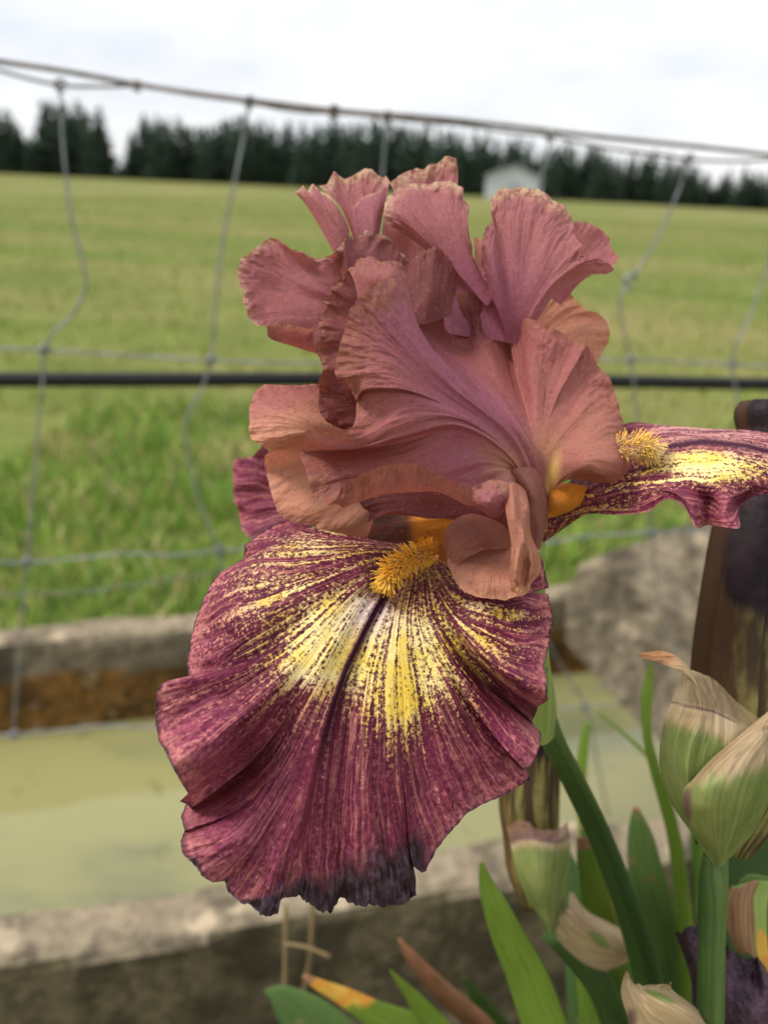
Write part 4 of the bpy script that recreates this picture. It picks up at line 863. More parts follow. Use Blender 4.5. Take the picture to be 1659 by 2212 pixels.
# shared claw behind the fan lobes
sheet(mb, [[(960,720,10),(960,640,11),(985,578,11)],[(1030,730,9),(1015,650,10),(1012,588,10)],[(1070,735,9),(1055,660,9),(1036,592,10)],[(1120,745,9),(1100,680,9),(1066,610,9)]], None, 40, 40, jag=0.5, crink=0.2, wave=0.4, seed=57, col=lambda U, V, X, Y: {0: 0.85+0*U, 1: 0*U, 3: 0*U})
# right fan lobe
sheet(mb, [[(1100,740,8),(1070,660,5),(1048,610,4),(1036,585,4)],[(1102,740,8),(1078,655,4),(1055,590,3),(1041,545,3)],[(1104,740,8),(1088,640,4),(1068,560,3),(1049,492,5)],[(1106,740,8),(1098,640,5),(1085,550,6),(1070,470,7),(1062,428,8)],[(1108,740,8),(1110,640,5),(1110,550,5),(1112,470,6),(1121,404,9)],[(1112,740,8),(1125,645,5),(1140,560,5),(1160,480,6),(1185,420,9)],[(1116,740,8),(1140,655,5),(1170,580,4),(1205,515,5),(1239,486,8)],[(1120,740,8),(1150,660,5),(1190,600,4),(1225,562,4),(1257,530,5)],[(1124,740,8),(1160,670,5),(1210,605,4),(1265,575,5),(1319,572,8)],[(1130,740,8),(1165,685,6),(1215,620,6),(1265,595,7),(1310,592,9)]], [(1036,585),(1040,572),(1041,556),(1041,545),(1040,524),(1049,492),(1065,473),(1058,449),(1062,428),(1081,406),(1108,408),(1121,404),(1148,408),(1164,408),(1185,420),(1193,433),(1220,444),(1233,462),(1239,486),(1241,508),(1257,530),(1248,548),(1268,557),(1295,559),(1319,572),(1327,583),(1310,592)], 300, 110, jag=1.5, crink=0.6, wave=0.8, wlen=44, seed=47, col=s3c)
sheet(mb, [[(1180,640,14),(1200,560,15),(1239,480,16)],[(1190,645,14),(1225,570,16),(1281,484,18)],[(1200,650,14),(1250,580,16),(1316,513,18)],[(1205,655,14),(1260,595,15),(1336,553,16)],[(1210,660,14),(1260,605,14),(1325,572,14)]], [(1239,480),(1249,478),(1265,480),(1281,484),(1300,497),(1316,513),(1319,537),(1336,553),(1330,567),(1325,572)], 60, 50, jag=1.4, crink=0.4, wave=0.8, wlen=36, seed=48, col=s3c)
std3 = mb.build('standard_petal', M_BACK, iris); std3['label'] = 'back standard with upright pink fan lobes'
mb = MB()
sheet(mb, [[(1110,780,16),(1150,700,20),(1200,640,22),(1222,616,22)],[(1120,790,16),(1180,720,21),(1230,680,22),(1268,671,21)],[(1130,800,16),(1200,740,20),(1260,705,20),(1311,695,22)],[(1140,810,16),(1210,770,20),(1270,745,21),(1314,740,24)],[(1150,830,16),(1210,810,18),(1260,800,20),(1290,786,24)]], [(1222,616),(1228,625),(1241,647),(1268,671),(1292,676),(1311,695),(1317,716),(1314,740),(1302,758),(1290,786)], 70, 60, jag=0.8, crink=0.2, wave=1.3, wlen=55, seed=49, col=lambda U, V, X, Y: {0: 0.15+0*U, 1: 0.2*sstep(0.95, 1, V)})
sheet(mb, [[(1060,640,14),(1030,580,16),(1022,510,18)],[(1070,640,14),(1045,580,16),(1046,520,18)]], None, 16, 30, jag=0.5, wave=0.3, seed=50, col=lambda U, V, X, Y: {0: 0.3+0*U})
mb.build('rear_lobe', M_SALMON, std3)

# ---- style arms and throat
mb = MB()
sheet(mb, [[(1060,1180,-2),(1010,1170,-6),(973,1190,-10),(966,1215,-11),(975,1238,-12)],[(1080,1180,-2),(1040,1200,-10),(1010,1240,-14),(1002,1279,-15)],[(1100,1180,-4),(1070,1220,-13),(1050,1260,-17),(1048,1293,-17)],[(1110,1180,-5),(1090,1230,-14),(1085,1265,-18),(1091,1297,-18)],[(1120,1180,-5),(1115,1230,-13),(1120,1260,-17),(1130,1287,-18)],[(1130,1185,-4),(1135,1230,-11),(1142,1255,-13),(1146,1275,-14)]], [(975,1238),(985,1260),(1002,1279),(1025,1288),(1048,1293),(1070,1294),(1091,1297),(1112,1290),(1130,1287),(1146,1275)], 70, 50, jag=0.8, crink=0.2, wave=0.5, wlen=40, seed=51, col=lambda U, V, X, Y: {0: 0.0*U, 3: 0.15+0.4*gauss(X, Y, 990, 1180, 40, 40)})
sheet(mb, [[(1120,1160,0),(1060,1120,-4),(1010,1110,-6),(960,1150,-8),(958,1175,-8)],[(1120,1170,0),(1060,1140,-6),(1010,1140,-9),(975,1170,-11),(968,1215,-11)],[(1120,1180,0),(1070,1165,-8),(1030,1170,-12),(1005,1190,-13),(985,1222,-12)],[(1120,1190,0),(1090,1185,-8),(1060,1185,-13),(1046,1182,-14),(1040,1180,-14)]], None, 40, 40, jag=0.6, wave=0.4, seed=52, col=lambda U, V, X, Y: {0: 0*U, 3: 0.75+0*U, 1: 0*U})
style = mb.build('style_arm', M_SALMON, iris); style['label'] = 'salmon style arm lobe sheltering the beard'
mb = MB()
sheet(mb, [[(1110,1040,2),(980,1060,2),(850,1060,2),(760,1080,3),(735,1110,5)],[(1115,1090,2),(990,1090,1),(880,1090,1),(800,1105,2),(775,1130,4)],[(1115,1120,2),(1000,1110,0),(920,1112,-2),(870,1112,-2),(850,1105,-3)],[(1118,1150,2),(1020,1130,0),(950,1120,-3),(920,1120,-4),(905,1115,-4)]], None, 50, 50, jag=0.8, wave=0.5, seed=53, col=lambda U, V, X, Y: {0: 0*U, 3: 1.0+0*U, 1: 0*U})  # full brown paints the shade beneath the rolled flap
mb.build('style_arm', M_STD, iris)
mb = MB()
M_ORANGE = mat_standard('throat orange', srgb(206, 128, 24), srgb(196, 112, 30), srgb(196, 118, 40), srgb(92, 46, 26), 0.1)
sheet(mb, [[(1060,1150,6),(1000,1160,4),(940,1180,4),(900,1200,2)],[(1060,1120,6),(990,1130,5),(930,1140,5),(880,1150,4)],[(1060,1090,6),(980,1100,6),(900,1110,7),(800,1130,7)],[(1060,1060,8),(960,1080,9),(860,1090,10),(770,1120,9)]], None, 30, 40, jag=0, crink=0, wave=0.3, seed=54, col=lambda U, V, X, Y: {0: 0*U, 1: 0*U, 2: 0*U, 3: np.clip(1.2*sstep(905, 870, X), 0, 1)})
sheet(mb, [[(1184,1118,0),(1186,1080,-1),(1196,1052,0),(1212,1043,1)],[(1190,1118,0),(1205,1085,-2),(1222,1060,-1),(1238,1045,0)],[(1200,1116,0),(1225,1095,-1),(1250,1072,0),(1268,1052,2)],[(1205,1114,1),(1230,1105,1),(1260,1085,2),(1290,1065,4)]], None, 24, 24, jag=0, crink=0, wave=0.2, seed=55, col=lambda U, V, X, Y: {0: 0*U, 1: 0*U, 2: 0*U, 3: 0.35*gauss(X, Y, 1205, 1090, 30, 40)})
sheet(mb, [[(1190,1020,10),(1100,1020,13),(950,1030,15),(800,1050,15),(700,1080,14)],[(1190,1080,8),(1100,1090,12),(950,1110,14),(800,1130,13),(720,1150,12)],[(1185,1130,6),(1100,1150,10),(950,1170,10),(830,1180,8),(750,1185,6)],[(1175,1175,5),(1100,1200,7),(980,1230,4),(900,1230,3),(860,1220,2)]], None, 40, 50, jag=0, crink=0, wave=0.3, seed=56, col=lambda U, V, X, Y: {0: 0*U, 1: 0*U, 2: 0*U, 3: np.clip(0.25+1.2*sstep(905, 860, X)+0.6*sstep(1010, 1060, X), 0, 1)})
mb.build('throat', M_ORANGE, iris)

# ---- beards
def mat_beard():
    m = Mat('beard hairs'); c = m.attr('C1'); return m.surf(c, 0.5, 0.3, None, 0.25)
M_BEARD = mat_beard()
def beard(parent, spine, n, halfw, length, aim, seed, tipc, basec):
    rs = np.random.RandomState(seed); mb = MB()
    sp_ = np.array(spine, float); s = np.linspace(0, 1, len(sp_))
    for k in range(n):
        t = rs.rand()**0.8; c = cr(s, sp_, np.array([t]))[0]
        t2 = cr(s, sp_, np.array([min(1, t+0.02)]))[0]-cr(s, sp_, np.array([max(0, t-0.02)]))[0]
        tx, ty = t2[0], t2[1]; q = math.hypot(tx, ty)+1e-6; nx, ny = -ty/q, tx/q
        a = rs.uniform(-1, 1); hw = halfw*(0.55+0.45*math.sin(math.pi*min(1, 0.25+t*0.7)))
        bx, by = c[0]+nx*a*hw, c[1]+ny*a*hw; bd = c[2]-2.0*(1-a*a)
        L = length*rs.uniform(0.45, 1.3)
        ex = 1.0 if t > 0.8 else 0.35
        dx = nx*a*0.9+tx/q*ex*(0.4+t)+rs.normal(0, 0.22)+aim[0]; dy = ny*a*0.9+ty/q*ex*(0.4+t)+rs.normal(0, 0.22)+aim[1]; dd = -(1.1-0.6*abs(a))+rs.normal(0, 0.2)
        qn = math.sqrt(dx*dx+dy*dy+dd*dd)
        pts = []
        for v in (0, 0.5, 1.0):
            pts.append(P(bx+dx/qn*L*v, by+dy/qn*L*v+3*v*v, bd+dd/qn*L*v*MMPX))
        r = MMPX/1000*rs.uniform(0.8, 1.5)
        tc_ = np.array(tipc[0 if rs.rand() < 0.6*(1-t)+0.2 else 1][:3])*rs.uniform(0.8, 1.15); bc_ = np.array(basec[:3]); tc_ = tc_*(1-0.45*max(0.0, t-0.7)/0.3*rs.rand())+bc_*0.45*max(0.0, t-0.7)/0.3*rs.rand()
        A = np.array(pts); n5 = 5; V = []; C = []
        for i, (p, rr) in enumerate(zip(A, (r*0.8, r, r*0.75))):
            for j in range(n5):
                an = 2*math.pi*j/n5; V.append(p+_r*math.cos(an)*rr+_u*math.sin(an)*rr*0.7+_f*math.sin(an)*rr*0.7)
                C.append((*(bc_ if i == 0 else (0.2*bc_+0.8*tc_ if i == 1 else tc_)), 1))
        F = [(i*n5+j, i*n5+(j+1) % n5, (i+1)*n5+(j+1) % n5, (i+1)*n5+j) for i in range(2) for j in range(n5)]+[(10, 11, 12, 13, 14)]
        mb.add(V, F, C)
    return mb.build('beard', M_BEARD, parent)
b1 = beard(fall1, [(948,1192,1),(925,1194,-3),(890,1206,-7),(860,1222,-10),(838,1248,-12),(832,1264,-12.5)], 1100, 19, 23, (-0.12, -0.22), 5, (srgb(250, 172, 28), srgb(252, 204, 70)), srgb(238, 196, 120))
b1['label'] = 'tuft of orange yellow beard hairs'
beard(fall2, [(1330,968,-1),(1370,962,-2),(1398,966,-3),(1412,974,-3)], 520, 20, 24, (0.3, -0.3), 6, (srgb(246, 196, 60), srgb(248, 214, 110)), srgb(240, 228, 214))

# ---- ovary tube and stem of the bloom, stem sheath
mb = MB()
def to_ground(last, prev, z=0.01, drift=0.25):
    d = last-prev; d = d/np.linalg.norm(d); L = last[2]-z
    return [last+np.array([d[0]*drift*L*f, d[1]*drift*L*f, -L*f]) for f in (0.35, 0.7, 1.0)]
pts = [P(1160,1178,2), P(1158,1260,8), P(1160,1360,14), P(1166,1460,20), P(1172,1545,24)]
tube(mb, pts, [0.0016, 0.0018, 0.0019, 0.0024, 0.0026], 14, col=lambda v, a: np.stack([0.9+0*v, 0*v, 0*v, 0*v], -1)); mb.build('ovary_tube', M_SPATHE, iris)
mb = MB(); pts = [P(1168,1520,24), P(1190,1590,27), P(1235,1680,34), P(1288,1790,42), P(1340,1920,50), P(1385,2060,58), P(1418,2212,66)]
g = to_ground(pts[-1], pts[-2]); g[-1] = bloom_base; tube(mb, pts+g, [0.0024, 0.0026, 0.0027, 0.0029, 0.0032, 0.0036, 0.0040, 0.0048, 0.0054, 0.006], 16, col=lambda v, a: np.stack([0.12+0.25*np.cos(a-2.2)+0.7*sstep(0.06, 0.0, v), 0*v, 0*v, 0*v], -1)); mb.build('stem', M_STEM, iris)
mb = MB(); sheet(mb, [[(1150,1600,22),(1150,1520,20),(1165,1450,19),(1180,1420,19)],[(1168,1610,18),(1172,1530,16),(1178,1460,16),(1182,1425,18)],[(1190,1600,20),(1196,1540,18),(1192,1470,17),(1184,1430,19)],[(1200,1590,26),(1202,1530,24),(1196,1480,22),(1186,1432,20)]], None, 24, 40, jag=0, crink=0, wave=0, col=lambda U, V, X, Y: {0: 0.9+0*U, 1: 0*U, 2: 0*U, 3: 0*U}); mb.build('sheath', M_SPATHE, iris)

# ================================================================== OTHER IRIS STALKS, LEAVES AND LITTER
def depth_m(d): return D0+d/1000.0
def blade(name, pts, mat, label, cat='leaf', group=None, flat=0.10, twist=0.35, col=None, ground=True, n=14, parent=None, drift=0.25):
    """sword leaf listed from tip to base: (x, y, distance mm, width px)"""
    w = [P(x, y, d) for x, y, d, _ in pts]; r = [wd*0.5*depth_m(d)/FPX for x, y, d, wd in pts]
    if ground:
        w += to_ground(w[-1], w[-2], 0.012, drift); r += [r[-1]*1.05, r[-1]*1.0, r[-1]*0.8]
    if ground and col is not None:
        sg = np.linalg.norm(np.diff(np.array(w), axis=0), axis=1); k_ = sg.sum()/max(sg[:len(pts)-1].sum(), 1e-6); c0 = col
        col = lambda v, a: c0(v*k_, a)
    mb = MB(); tube(mb, w, r, n, flat, side=_f+_r*twist, col=col, sub=7)
    o = mb.build(name, mat, parent)
    if parent is None: tag(o, label, cat, group)
    return o
def lc(r=0.4, dry=None, yel=None, half=None):
    def f(v, a):
        z = 0*v
        R = r+0.25*np.cos(a)+z
        B = z if dry is None else sstep(dry[1], dry[0], v)
        A = z if yel is None else sstep(yel[0], yel[1], v)*sstep(yel[3], yel[2], v)*(0.5+0.5*np.cos(a-yel[4]))**yel[5]
        return np.stack([R, z, B, A], -1)
    return f
blade('iris_leaf', [(1039,1860,50,6),(1050,1905,52,34),(1072,1960,54,60),(1097,2020,57,78),(1135,2100,61,94),(1175,2212,66,104)], M_LEAF, 'broad bright green sword leaf with a sharp tip in front of the trough wall', col=lc(0.85, (0.0, 0.02)))
blade('iris_leaf', [(1372,1742,105,10),(1380,1790,106,46),(1392,1869,108,72),(1418,1993,112,92),(1444,2116,116,90),(1465,2212,120,96)], M_LEAF_B, 'grey green sword leaf spotted with brown behind the bent stem', col=lc(0.7, (0.005, 0.03)))
blade('iris_leaf', [(1256,1808,78,22),(1268,1850,79,46),(1280,1900,80,56),(1288,1960,81,70),(1298,2080,84,108),(1312,2212,88,120)], M_LEAF, 'green sword leaf with a withered brown tip and an orange streak down the middle', col=lc(0.7, (0.02, 0.10), (0.10, 0.16, 0.35, 0.55, 0.9, 2.5)))
blade('iris_leaf', [(1262,1782,96,20),(1290,1830,97,66),(1312,1920,99,84),(1335,2040,102,92),(1360,2212,106,100)], M_LEAF_B, 'plain green sword leaf half hidden behind the dark bent stem', col=lc(0.6, (0.0, 0.02)))
blade('iris_leaf', [(1690,1480,70,10),(1672,1600,70,90),(1650,1750,70,150),(1632,1900,70,190),(1615,2060,70,210),(1600,2212,70,220)], M_LEAF_D, 'wide dark green leaf standing behind the budded stalk', col=lc(0.3), twist=-0.3)
blade('iris_leaf', [(843,2096,100,5),(862,2118,101,18),(890,2150,103,36),(915,2182,105,52),(942,2215,107,64)], M_LEAF, 'narrow fresh green leaf tip poking up beside the brown dry leaf', col=lc(0.8))
blade('iris_leaf', [(655,2106,110,12),(680,2122,110,24),(738,2150,112,44),(809,2190,114,66),(872,2222,116,92),(960,2280,120,110)], M_LEAF, 'yellow fading leaf with a shrivelled pinkish tip leaning over the blue green leaf', col=lambda v, a: np.stack([0.8+0*v, 0*v, sstep(0.10, 0.03, v)+0*a, (sstep(0.6, 0.25, v))*(0.55+0.5*(0.5+0.5*np.cos(a-0.5)))], -1), twist=0.2)
blade('iris_leaf', [(572,2140,150,6),(600,2150,150,50),(640,2180,151,100),(690,2230,153,140),(750,2300,156,150)], M_LEAF_B, 'blunt blue green leaf low down under the yellow leaf', col=lc(0.3), twist=0.1)
blade('dry_leaf', [(862,2028,125,6),(880,2055,126,26),(908,2090,128,40),(967,2152,132,54),(1040,2214,137,56)], M_DRYLEAF, 'dry folded brown leaf slanting up from the soil', 'leaf', col=lc(0.5, (0.0, 0.03)), flat=0.3)
blade('grass_blade', [(1405,1428,85,4),(1402,1460,86,17),(1396,1510,87,24),(1396,1580,89,18),(1412,1655,92,22),(1436,1735,96,26),(1452,1800,99,26),(1464,1880,102,28),(1474,1990,106,26),(1480,2212,112,24)], M_LEAF, 'thin upright green grass blade beside the papery bract', 'grass blade', col=lc(0.9))
blade('grass_blade', [(1268,1560,140,10),(1262,1600,141,20),(1256,1650,142,22),(1258,1760,146,22),(1270,1990,152,20)], M_LEAF, 'pale thin blade rising in front of the trough water behind the bent stem', 'grass blade', col=lc(1.2))
blade('iris_leaf', [(1500,1700,135,8),(1516,1790,136,50),(1540,1900,138,82),(1562,2040,142,100),(1580,2212,148,110)], M_LEAF, 'mid green leaf rising between the spotted leaf and the budded stalk', col=lc(0.4, (0.0, 0.05)))
blade('iris_leaf', [(1222,1830,125,8),(1240,1900,126,44),(1252,1990,128,66),(1262,2100,130,80),(1270,2212,134,86)], M_LEAF_B, 'slim shaded leaf behind the straw coloured sheath', col=lc(0.2, (0.0, 0.03)))
blade('iris_leaf', [(1000,2110,150,6),(1020,2140,151,26),(1050,2180,153,44),(1085,2230,155,60)], M_LEAF_D, 'short dark leaf at the foot of the broad bright leaf', col=lc(0.2))
blade('grass_blade', [(1288,1536,150,4),(1320,1562,150,6),(1362,1598,150,8),(1404,1640,150,9),(1440,1720,128,14),(1468,1830,134,14)], M_LEAF, 'fine arching grass stem crossing behind the upright blade', 'grass blade', col=lc(1.1), flat=0.5)
# curled broken leaf at the right edge
curl = empty('broken_leaf', P(1640, 2120, 45), 'folded broken leaf with a tan dried end hanging over the withered flower', 'leaf')
mb = MB(); sheet(mb, [[(1600,1918,44),(1580,1915,42),(1568,1928,41),(1566,1990,40),(1585,2050,40)],[(1615,1908,40),(1598,1912,38),(1590,1930,37),(1590,1990,36),(1603,2066,37)],[(1640,1902,42),(1622,1908,37),(1615,1930,36),(1612,1990,35),(1618,2060,36)],[(1680,1905,44),(1645,1912,40),(1634,1930,39),(1634,1990,38),(1640,2080,38)],[(1700,1910,46),(1672,1915,42),(1660,1940,41),(1656,2000,41),(1665,2110,41)]], None, 50, 60, jag=4, crink=0.3, wave=0.6, seed=61, col=lambda U, V, X, Y: {0: 0.6+0*U, 1: 0*U, 2: np.clip(1.3*sstep(0.72, 0.5, U)*sstep(0.12, 0.3, V), 0, 1), 3: np.clip(sstep(0.5, 0.8, U)*sstep(0.4, 0.9, V)*0.9, 0, 1)}); mb.build('dried_end', M_SPATHE, curl)
blade('fold', [(1596,1918,46,14),(1612,1908,46,30),(1640,1904,48,30),(1672,1920,50,30),(1700,1990,54,34),(1712,2140,58,36)], M_LEAF_B, None, parent=curl, col=lc(0.9), flat=0.25)

# ---- stalk with large papery spathe and a furled faded flower
def mat_bud():
    m = Mat('furled faded flower'); c = m.sep(m.attr('C1')); uv = m.attr('UV1', 'Vector'); ob = m.geo()
    st = m.noise(m.scale(uv, (16, 0.35, 1)), 1.0, 3, 0.6); bl = m.noise(ob, 120.0, 4, 0.6); sp = m.noise(ob, 700.0, 2)
    olive = m.mix(m.ramp(st, 0.42, 0.58), srgb(126, 116, 66), srgb(62, 48, 28))
    olive = m.mix(m.ramp(sp, 0.55, 0.7, 0, 0.35), olive, srgb(58, 40, 28))
    olive = m.mix(c[1], olive, srgb(72, 46, 26))
    col = m.mix(m.ramp(m.math('ADD', c[0], m.math('MULTIPLY_ADD', st, 0.6, -0.3)), 0.25, 0.75), olive, m.mix(m.ramp(bl, 0.4, 0.7), srgb(22, 12, 16), srgb(48, 30, 36)))
    return m.surf(col, 0.6, 0.2, m.bump(m.math('ADD', st, bl), 0.5, 0.0012))
M_BUD = mat_bud()
sb = P(1534, 2212, 20); sb = np.array([sb[0]+0.01, sb[1]+0.01, 0.015])
stalk = empty('iris_stalk', sb, 'green iris stalk with a papery beige spathe and a dark furled faded flower', 'flower stalk')
mb = MB(); pts = [P(1545,1850,17), P(1541,1900,17), P(1537,2000,18), P(1535,2100,19), P(1533,2212,20)]; g = to_ground(pts[-1], pts[-2], 0.012, 0.1); g[-1] = sb
tube(mb, pts+g, [0.0025, 0.0029, 0.0028, 0.0028, 0.0029, 0.004, 0.005, 0.006], 20, col=lambda v, a: np.stack([0.35+0.35*np.cos(a-0.8)+0*v, 0*v, 0*v, 0*v], -1)); mb.build('stem', M_STEM, stalk)
mb = MB(); pts = [P(1560,1840,22), P(1594,1700,24), P(1622,1560,26), P(1632,1420,27), P(1644,1280,28), P(1654,1140,29), P(1660,1010,29), P(1662,930,29), P(1663,876,29), P(1664,871,29)]
def budcol(v, a):
    dark = sstep(0.50, 0.60, v+0.07*np.cos(a+2.2))*(1-0.55*sstep(0.6, 1.0, np.cos(a-0.1))); return np.stack([dark, sstep(0.2, 0.95, np.cos(a-0.1)), 0*v, 0*v], -1)
tube(mb, pts, [0.004, 0.0092, 0.0117, 0.0119, 0.0112, 0.0098, 0.0070, 0.0054, 0.0050, 0.0044], 40, 0.85, side=_f, col=budcol, sub=8)
for p, q in zip(mb.v, [0]):
    a = np.arange(len(p)) % 40; p += (0.0009*np.cos(a*2*np.pi/40*7+1.0)+0.0006*np.cos(a*2*np.pi/40*11))[:, None]*(_r-0.6*_f)
mb.build('furled_flower', M_BUD, stalk)
def mat_paper(name, alpha):
    m = Mat(name); c = m.sep(m.attr('C1')); al = m.attr('C1', 'Alpha'); uv = m.attr('UV1', 'Vector'); ob = m.geo()
    st = m.noise(m.scale(uv, (12, 0.5, 1)), 1.0, 4, 0.6); bl = m.noise(ob, 90.0, 4, 0.6)
    green = m.mix(m.ramp(m.math('ADD', m.math('MULTIPLY', st, 0.5), m.math('MULTIPLY', bl, 0.5)), 0.35, 0.65), srgb(108, 126, 62), srgb(152, 158, 98))
    paper = m.mix(m.ramp(m.math('ADD', m.math('MULTIPLY', st, 0.6), m.math('MULTIPLY', bl, 0.4)), 0.3, 0.7), srgb(166, 138, 102), srgb(200, 178, 142))
    col = m.mix(m.ramp(m.math('ADD', c[0], m.math('MULTIPLY_ADD', bl, 0.4, -0.2)), 0.3, 0.7), green, paper)
    col = m.mix(m.ramp(m.math('ADD', c[1], m.math('MULTIPLY_ADD', bl, 0.5, -0.25)), 0.35, 0.65), col, srgb(122, 92, 86))
    col = m.mix(c[2], col, srgb(206, 140, 92))
    return m.surf(col, 0.5, 0.3, m.bump(m.math('ADD', m.math('MULTIPLY', st, 0.6), bl), 0.4, 0.0010), 0.30, None, m.math('SUBTRACT', 1.0, m.math('MULTIPLY', al, alpha)))
M_PAPER = mat_paper('papery bract', 0.55)
# tall rear bract with a crease and a curled dry tip
B1 = [[(1540,1868,16),(1497,1805,13),(1450,1735,10),(1424,1650,8),(1433,1563,7),(1452,1508,7),(1466,1465,8),(1473,1436,8),(1440,1408,5),(1400,1408,4),(1378,1411,4)],
 [(1542,1868,12),(1510,1800,6),(1475,1730,2),(1456,1650,0),(1470,1570,0),(1490,1520,1),(1488,1480,3),(1486,1440,5),(1450,1414,4),(1405,1418,4),(1381,1418,4)],
 [(1545,1868,10),(1530,1795,3),(1515,1730,-2),(1510,1650,-4),(1525,1580,-3),(1530,1530,-1),(1520,1490,2),(1505,1452,5)],
 [(1550,1868,10),(1560,1795,4),(1565,1730,0),(1570,1650,-2),(1575,1580,-1),(1570,1545,2),(1560,1510,4),(1545,1470,7)],
 [(1555,1868,12),(1590,1795,8),(1610,1720,5),(1625,1650,4),(1630,1600,4),(1625,1570,5),(1605,1540,7),(1585,1510,9)],
 [(1558,1868,15),(1610,1800,13),(1640,1720,11),(1655,1650,10),(1662,1600,10),(1658,1575,11),(1650,1560,12),(1636,1550,13)]]
def b1c(U, V, X, Y):
    line = np.interp(X, [1430, 1540, 1640], [1512, 1536, 1585])
    pap = sstep(120, -30, Y-line-10+12*fbm(X/14, Y/60, 4)); thin = sstep(6, -10, Y-line)*sstep(1440, 1470, Y+0.0*X)
    return {0: pap, 1: 0.45*gauss(X, Y, 1500, 1548, 80, 26, 0.2)+0.8*np.exp(-((Y-line)/4.0)**2)*0.5+0.5*gauss(X, Y, 1432, 1580, 12, 40), 2: sstep(1450, 1415, Y)*sstep(1480, 1440, X)*0.7, 3: thin}
mb = MB(); sheet(mb, B1, None, 70, 110, jag=1.5, crink=0.5, wave=0.8, wlen=26, seed=62, col=b1c); mb.build('spathe_bract', M_PAPER, stalk)['label'] = 'tall bract with a see-through papery top and curled tip'
B2 = [[(1549,1870,10),(1515,1825,4),(1490,1785,0),(1474,1735,-3),(1474,1708,-4),(1497,1682,-5),(1530,1645,-4),(1580,1602,-1),(1630,1560,3),(1662,1534,5)],
 [(1551,1870,8),(1530,1820,-1),(1515,1780,-5),(1505,1735,-9),(1512,1700,-10),(1535,1665,-9),(1570,1630,-7),(1610,1595,-3),(1645,1565,1),(1668,1540,4)],
 [(1554,1870,7),(1552,1820,-3),(1552,1775,-8),(1555,1730,-11),(1565,1690,-12),(1585,1655,-10),(1610,1625,-7),(1635,1600,-4),(1655,1572,0),(1672,1545,3)],
 [(1558,1870,8),(1580,1815,-1),(1595,1770,-6),(1605,1725,-9),(1615,1685,-9),(1628,1655,-7),(1640,1630,-5),(1648,1612,-3),(1660,1585,0),(1676,1552,3)],
 [(1562,1868,11),(1605,1808,5),(1630,1765,1),(1645,1720,-2),(1655,1685,-2),(1660,1655,-2),(1660,1630,-1),(1655,1610,0),(1662,1592,2),(1680,1560,4)],
 [(1566,1864,15),(1620,1808,12),(1648,1762,9),(1664,1718,7),(1672,1685,6),(1675,1655,5),(1672,1630,4),(1664,1612,3),(1668,1596,4),(1684,1565,5)]]
def b2c(U, V, X, Y):
    return {0: sstep(1760, 1600, Y+0.15*(X-1560)+14*fbm(X/12, Y/50, 6)), 1: 0.62*gauss(X, Y, 1482, 1750, 18, 65)+0.35*gauss(X, Y, 1530, 1690, 50, 14, -0.4), 2: 0*U, 3: 0*U}
mb = MB(); sheet(mb, B2, None, 80, 110, jag=1.5, crink=0.5, wave=0.8, wlen=26, seed=63, col=b2c); mb.build('spathe_bract', M_PAPER, stalk)['label'] = 'swollen pale green front bract with a beige papery edge'

# ---- second stalk: olive furled bud in a green spathe, straw sheath below
sb2 = P(1330, 2212, 80); sb2 = np.array([sb2[0]+0.01, sb2[1]+0.02, 0.015])
stalk2 = empty('iris_stalk', sb2, 'iris stalk with an olive brown furled bud in a green spathe and straw coloured sheath', 'flower stalk')
mb = MB(); tube(mb, [P(1150,1960,66), P(1148,1880,66), P(1146,1800,66), P(1142,1730,66), P(1148,1650,66), P(1160,1570,66), P(1168,1500,66)], [0.003, 0.0066, 0.0076, 0.0082, 0.0076, 0.0055, 0.002], 28, 0.9, side=_f, col=lambda v, a: np.stack([sstep(0.62, 0.85, v)+0*a, sstep(-0.2, 0.9, np.cos(a-0.6))+0*v, 0*v, 0*v], -1), sub=6); mb.build('furled_bud', M_BUD, stalk2)
mb = MB()
sheet(mb, [[(1188,2016,66),(1160,1975,62),(1135,1935,58),(1112,1870,56),(1103,1825,57),(1092,1782,60)],[(1190,2016,62),(1170,1970,56),(1152,1925,51),(1140,1870,49),(1135,1825,50),(1128,1772,54)],[(1192,2016,60),(1182,1968,53),(1175,1920,48),(1172,1870,46),(1172,1825,47),(1168,1792,52)],[(1195,2016,62),(1196,1966,55),(1200,1920,51),(1206,1870,49),(1208,1825,51),(1206,1790,55)],[(1198,2016,66),(1208,1966,61),(1220,1920,58),(1229,1870,57),(1231,1825,58),(1226,1775,62)]], None, 50, 60, jag=5.0, crink=0.6, wave=0.4, seed=64, col=lambda U, V, X, Y: {0: 1.0*sstep(0.66, 0.9, V), 1: 0.75*sstep(0.72, 0.9, V), 2: 0.15*sstep(0.85, 0.95, V), 3: 0.5*sstep(0.8, 1.0, V)}); mb.build('spathe_bract', M_PAPER, stalk2)
mb = MB(); sheet(mb, [[(1368,2070,76),(1330,2090,74),(1290,2100,72),(1240,2075,70),(1195,2022,70)],[(1368,2068,70),(1330,2070,66),(1285,2060,63),(1235,2030,62),(1205,2000,62)],[(1366,2064,66),(1335,2045,62),(1290,2025,60),(1245,1990,59),(1222,1965,60)],[(1362,2055,68),(1345,2025,66),(1305,1998,65),(1265,1975,64),(1238,1930,64)],[(1356,2040,72),(1350,2018,72),(1310,1990,71),(1275,1972,70),(1246,1945,68)]], None, 50, 60, jag=7, crink=0.8, wave=1.4, wlen=30, seed=65, col=lambda U, V, X, Y: {0: 1-0.9*gauss(X, Y, 1295, 2030, 35, 14, 0.6), 1: 0.15*gauss(X, Y, 1320, 2080, 40, 20), 2: 0*U, 3: 0*U}); mb.build('straw_sheath', M_PAPER, stalk2)
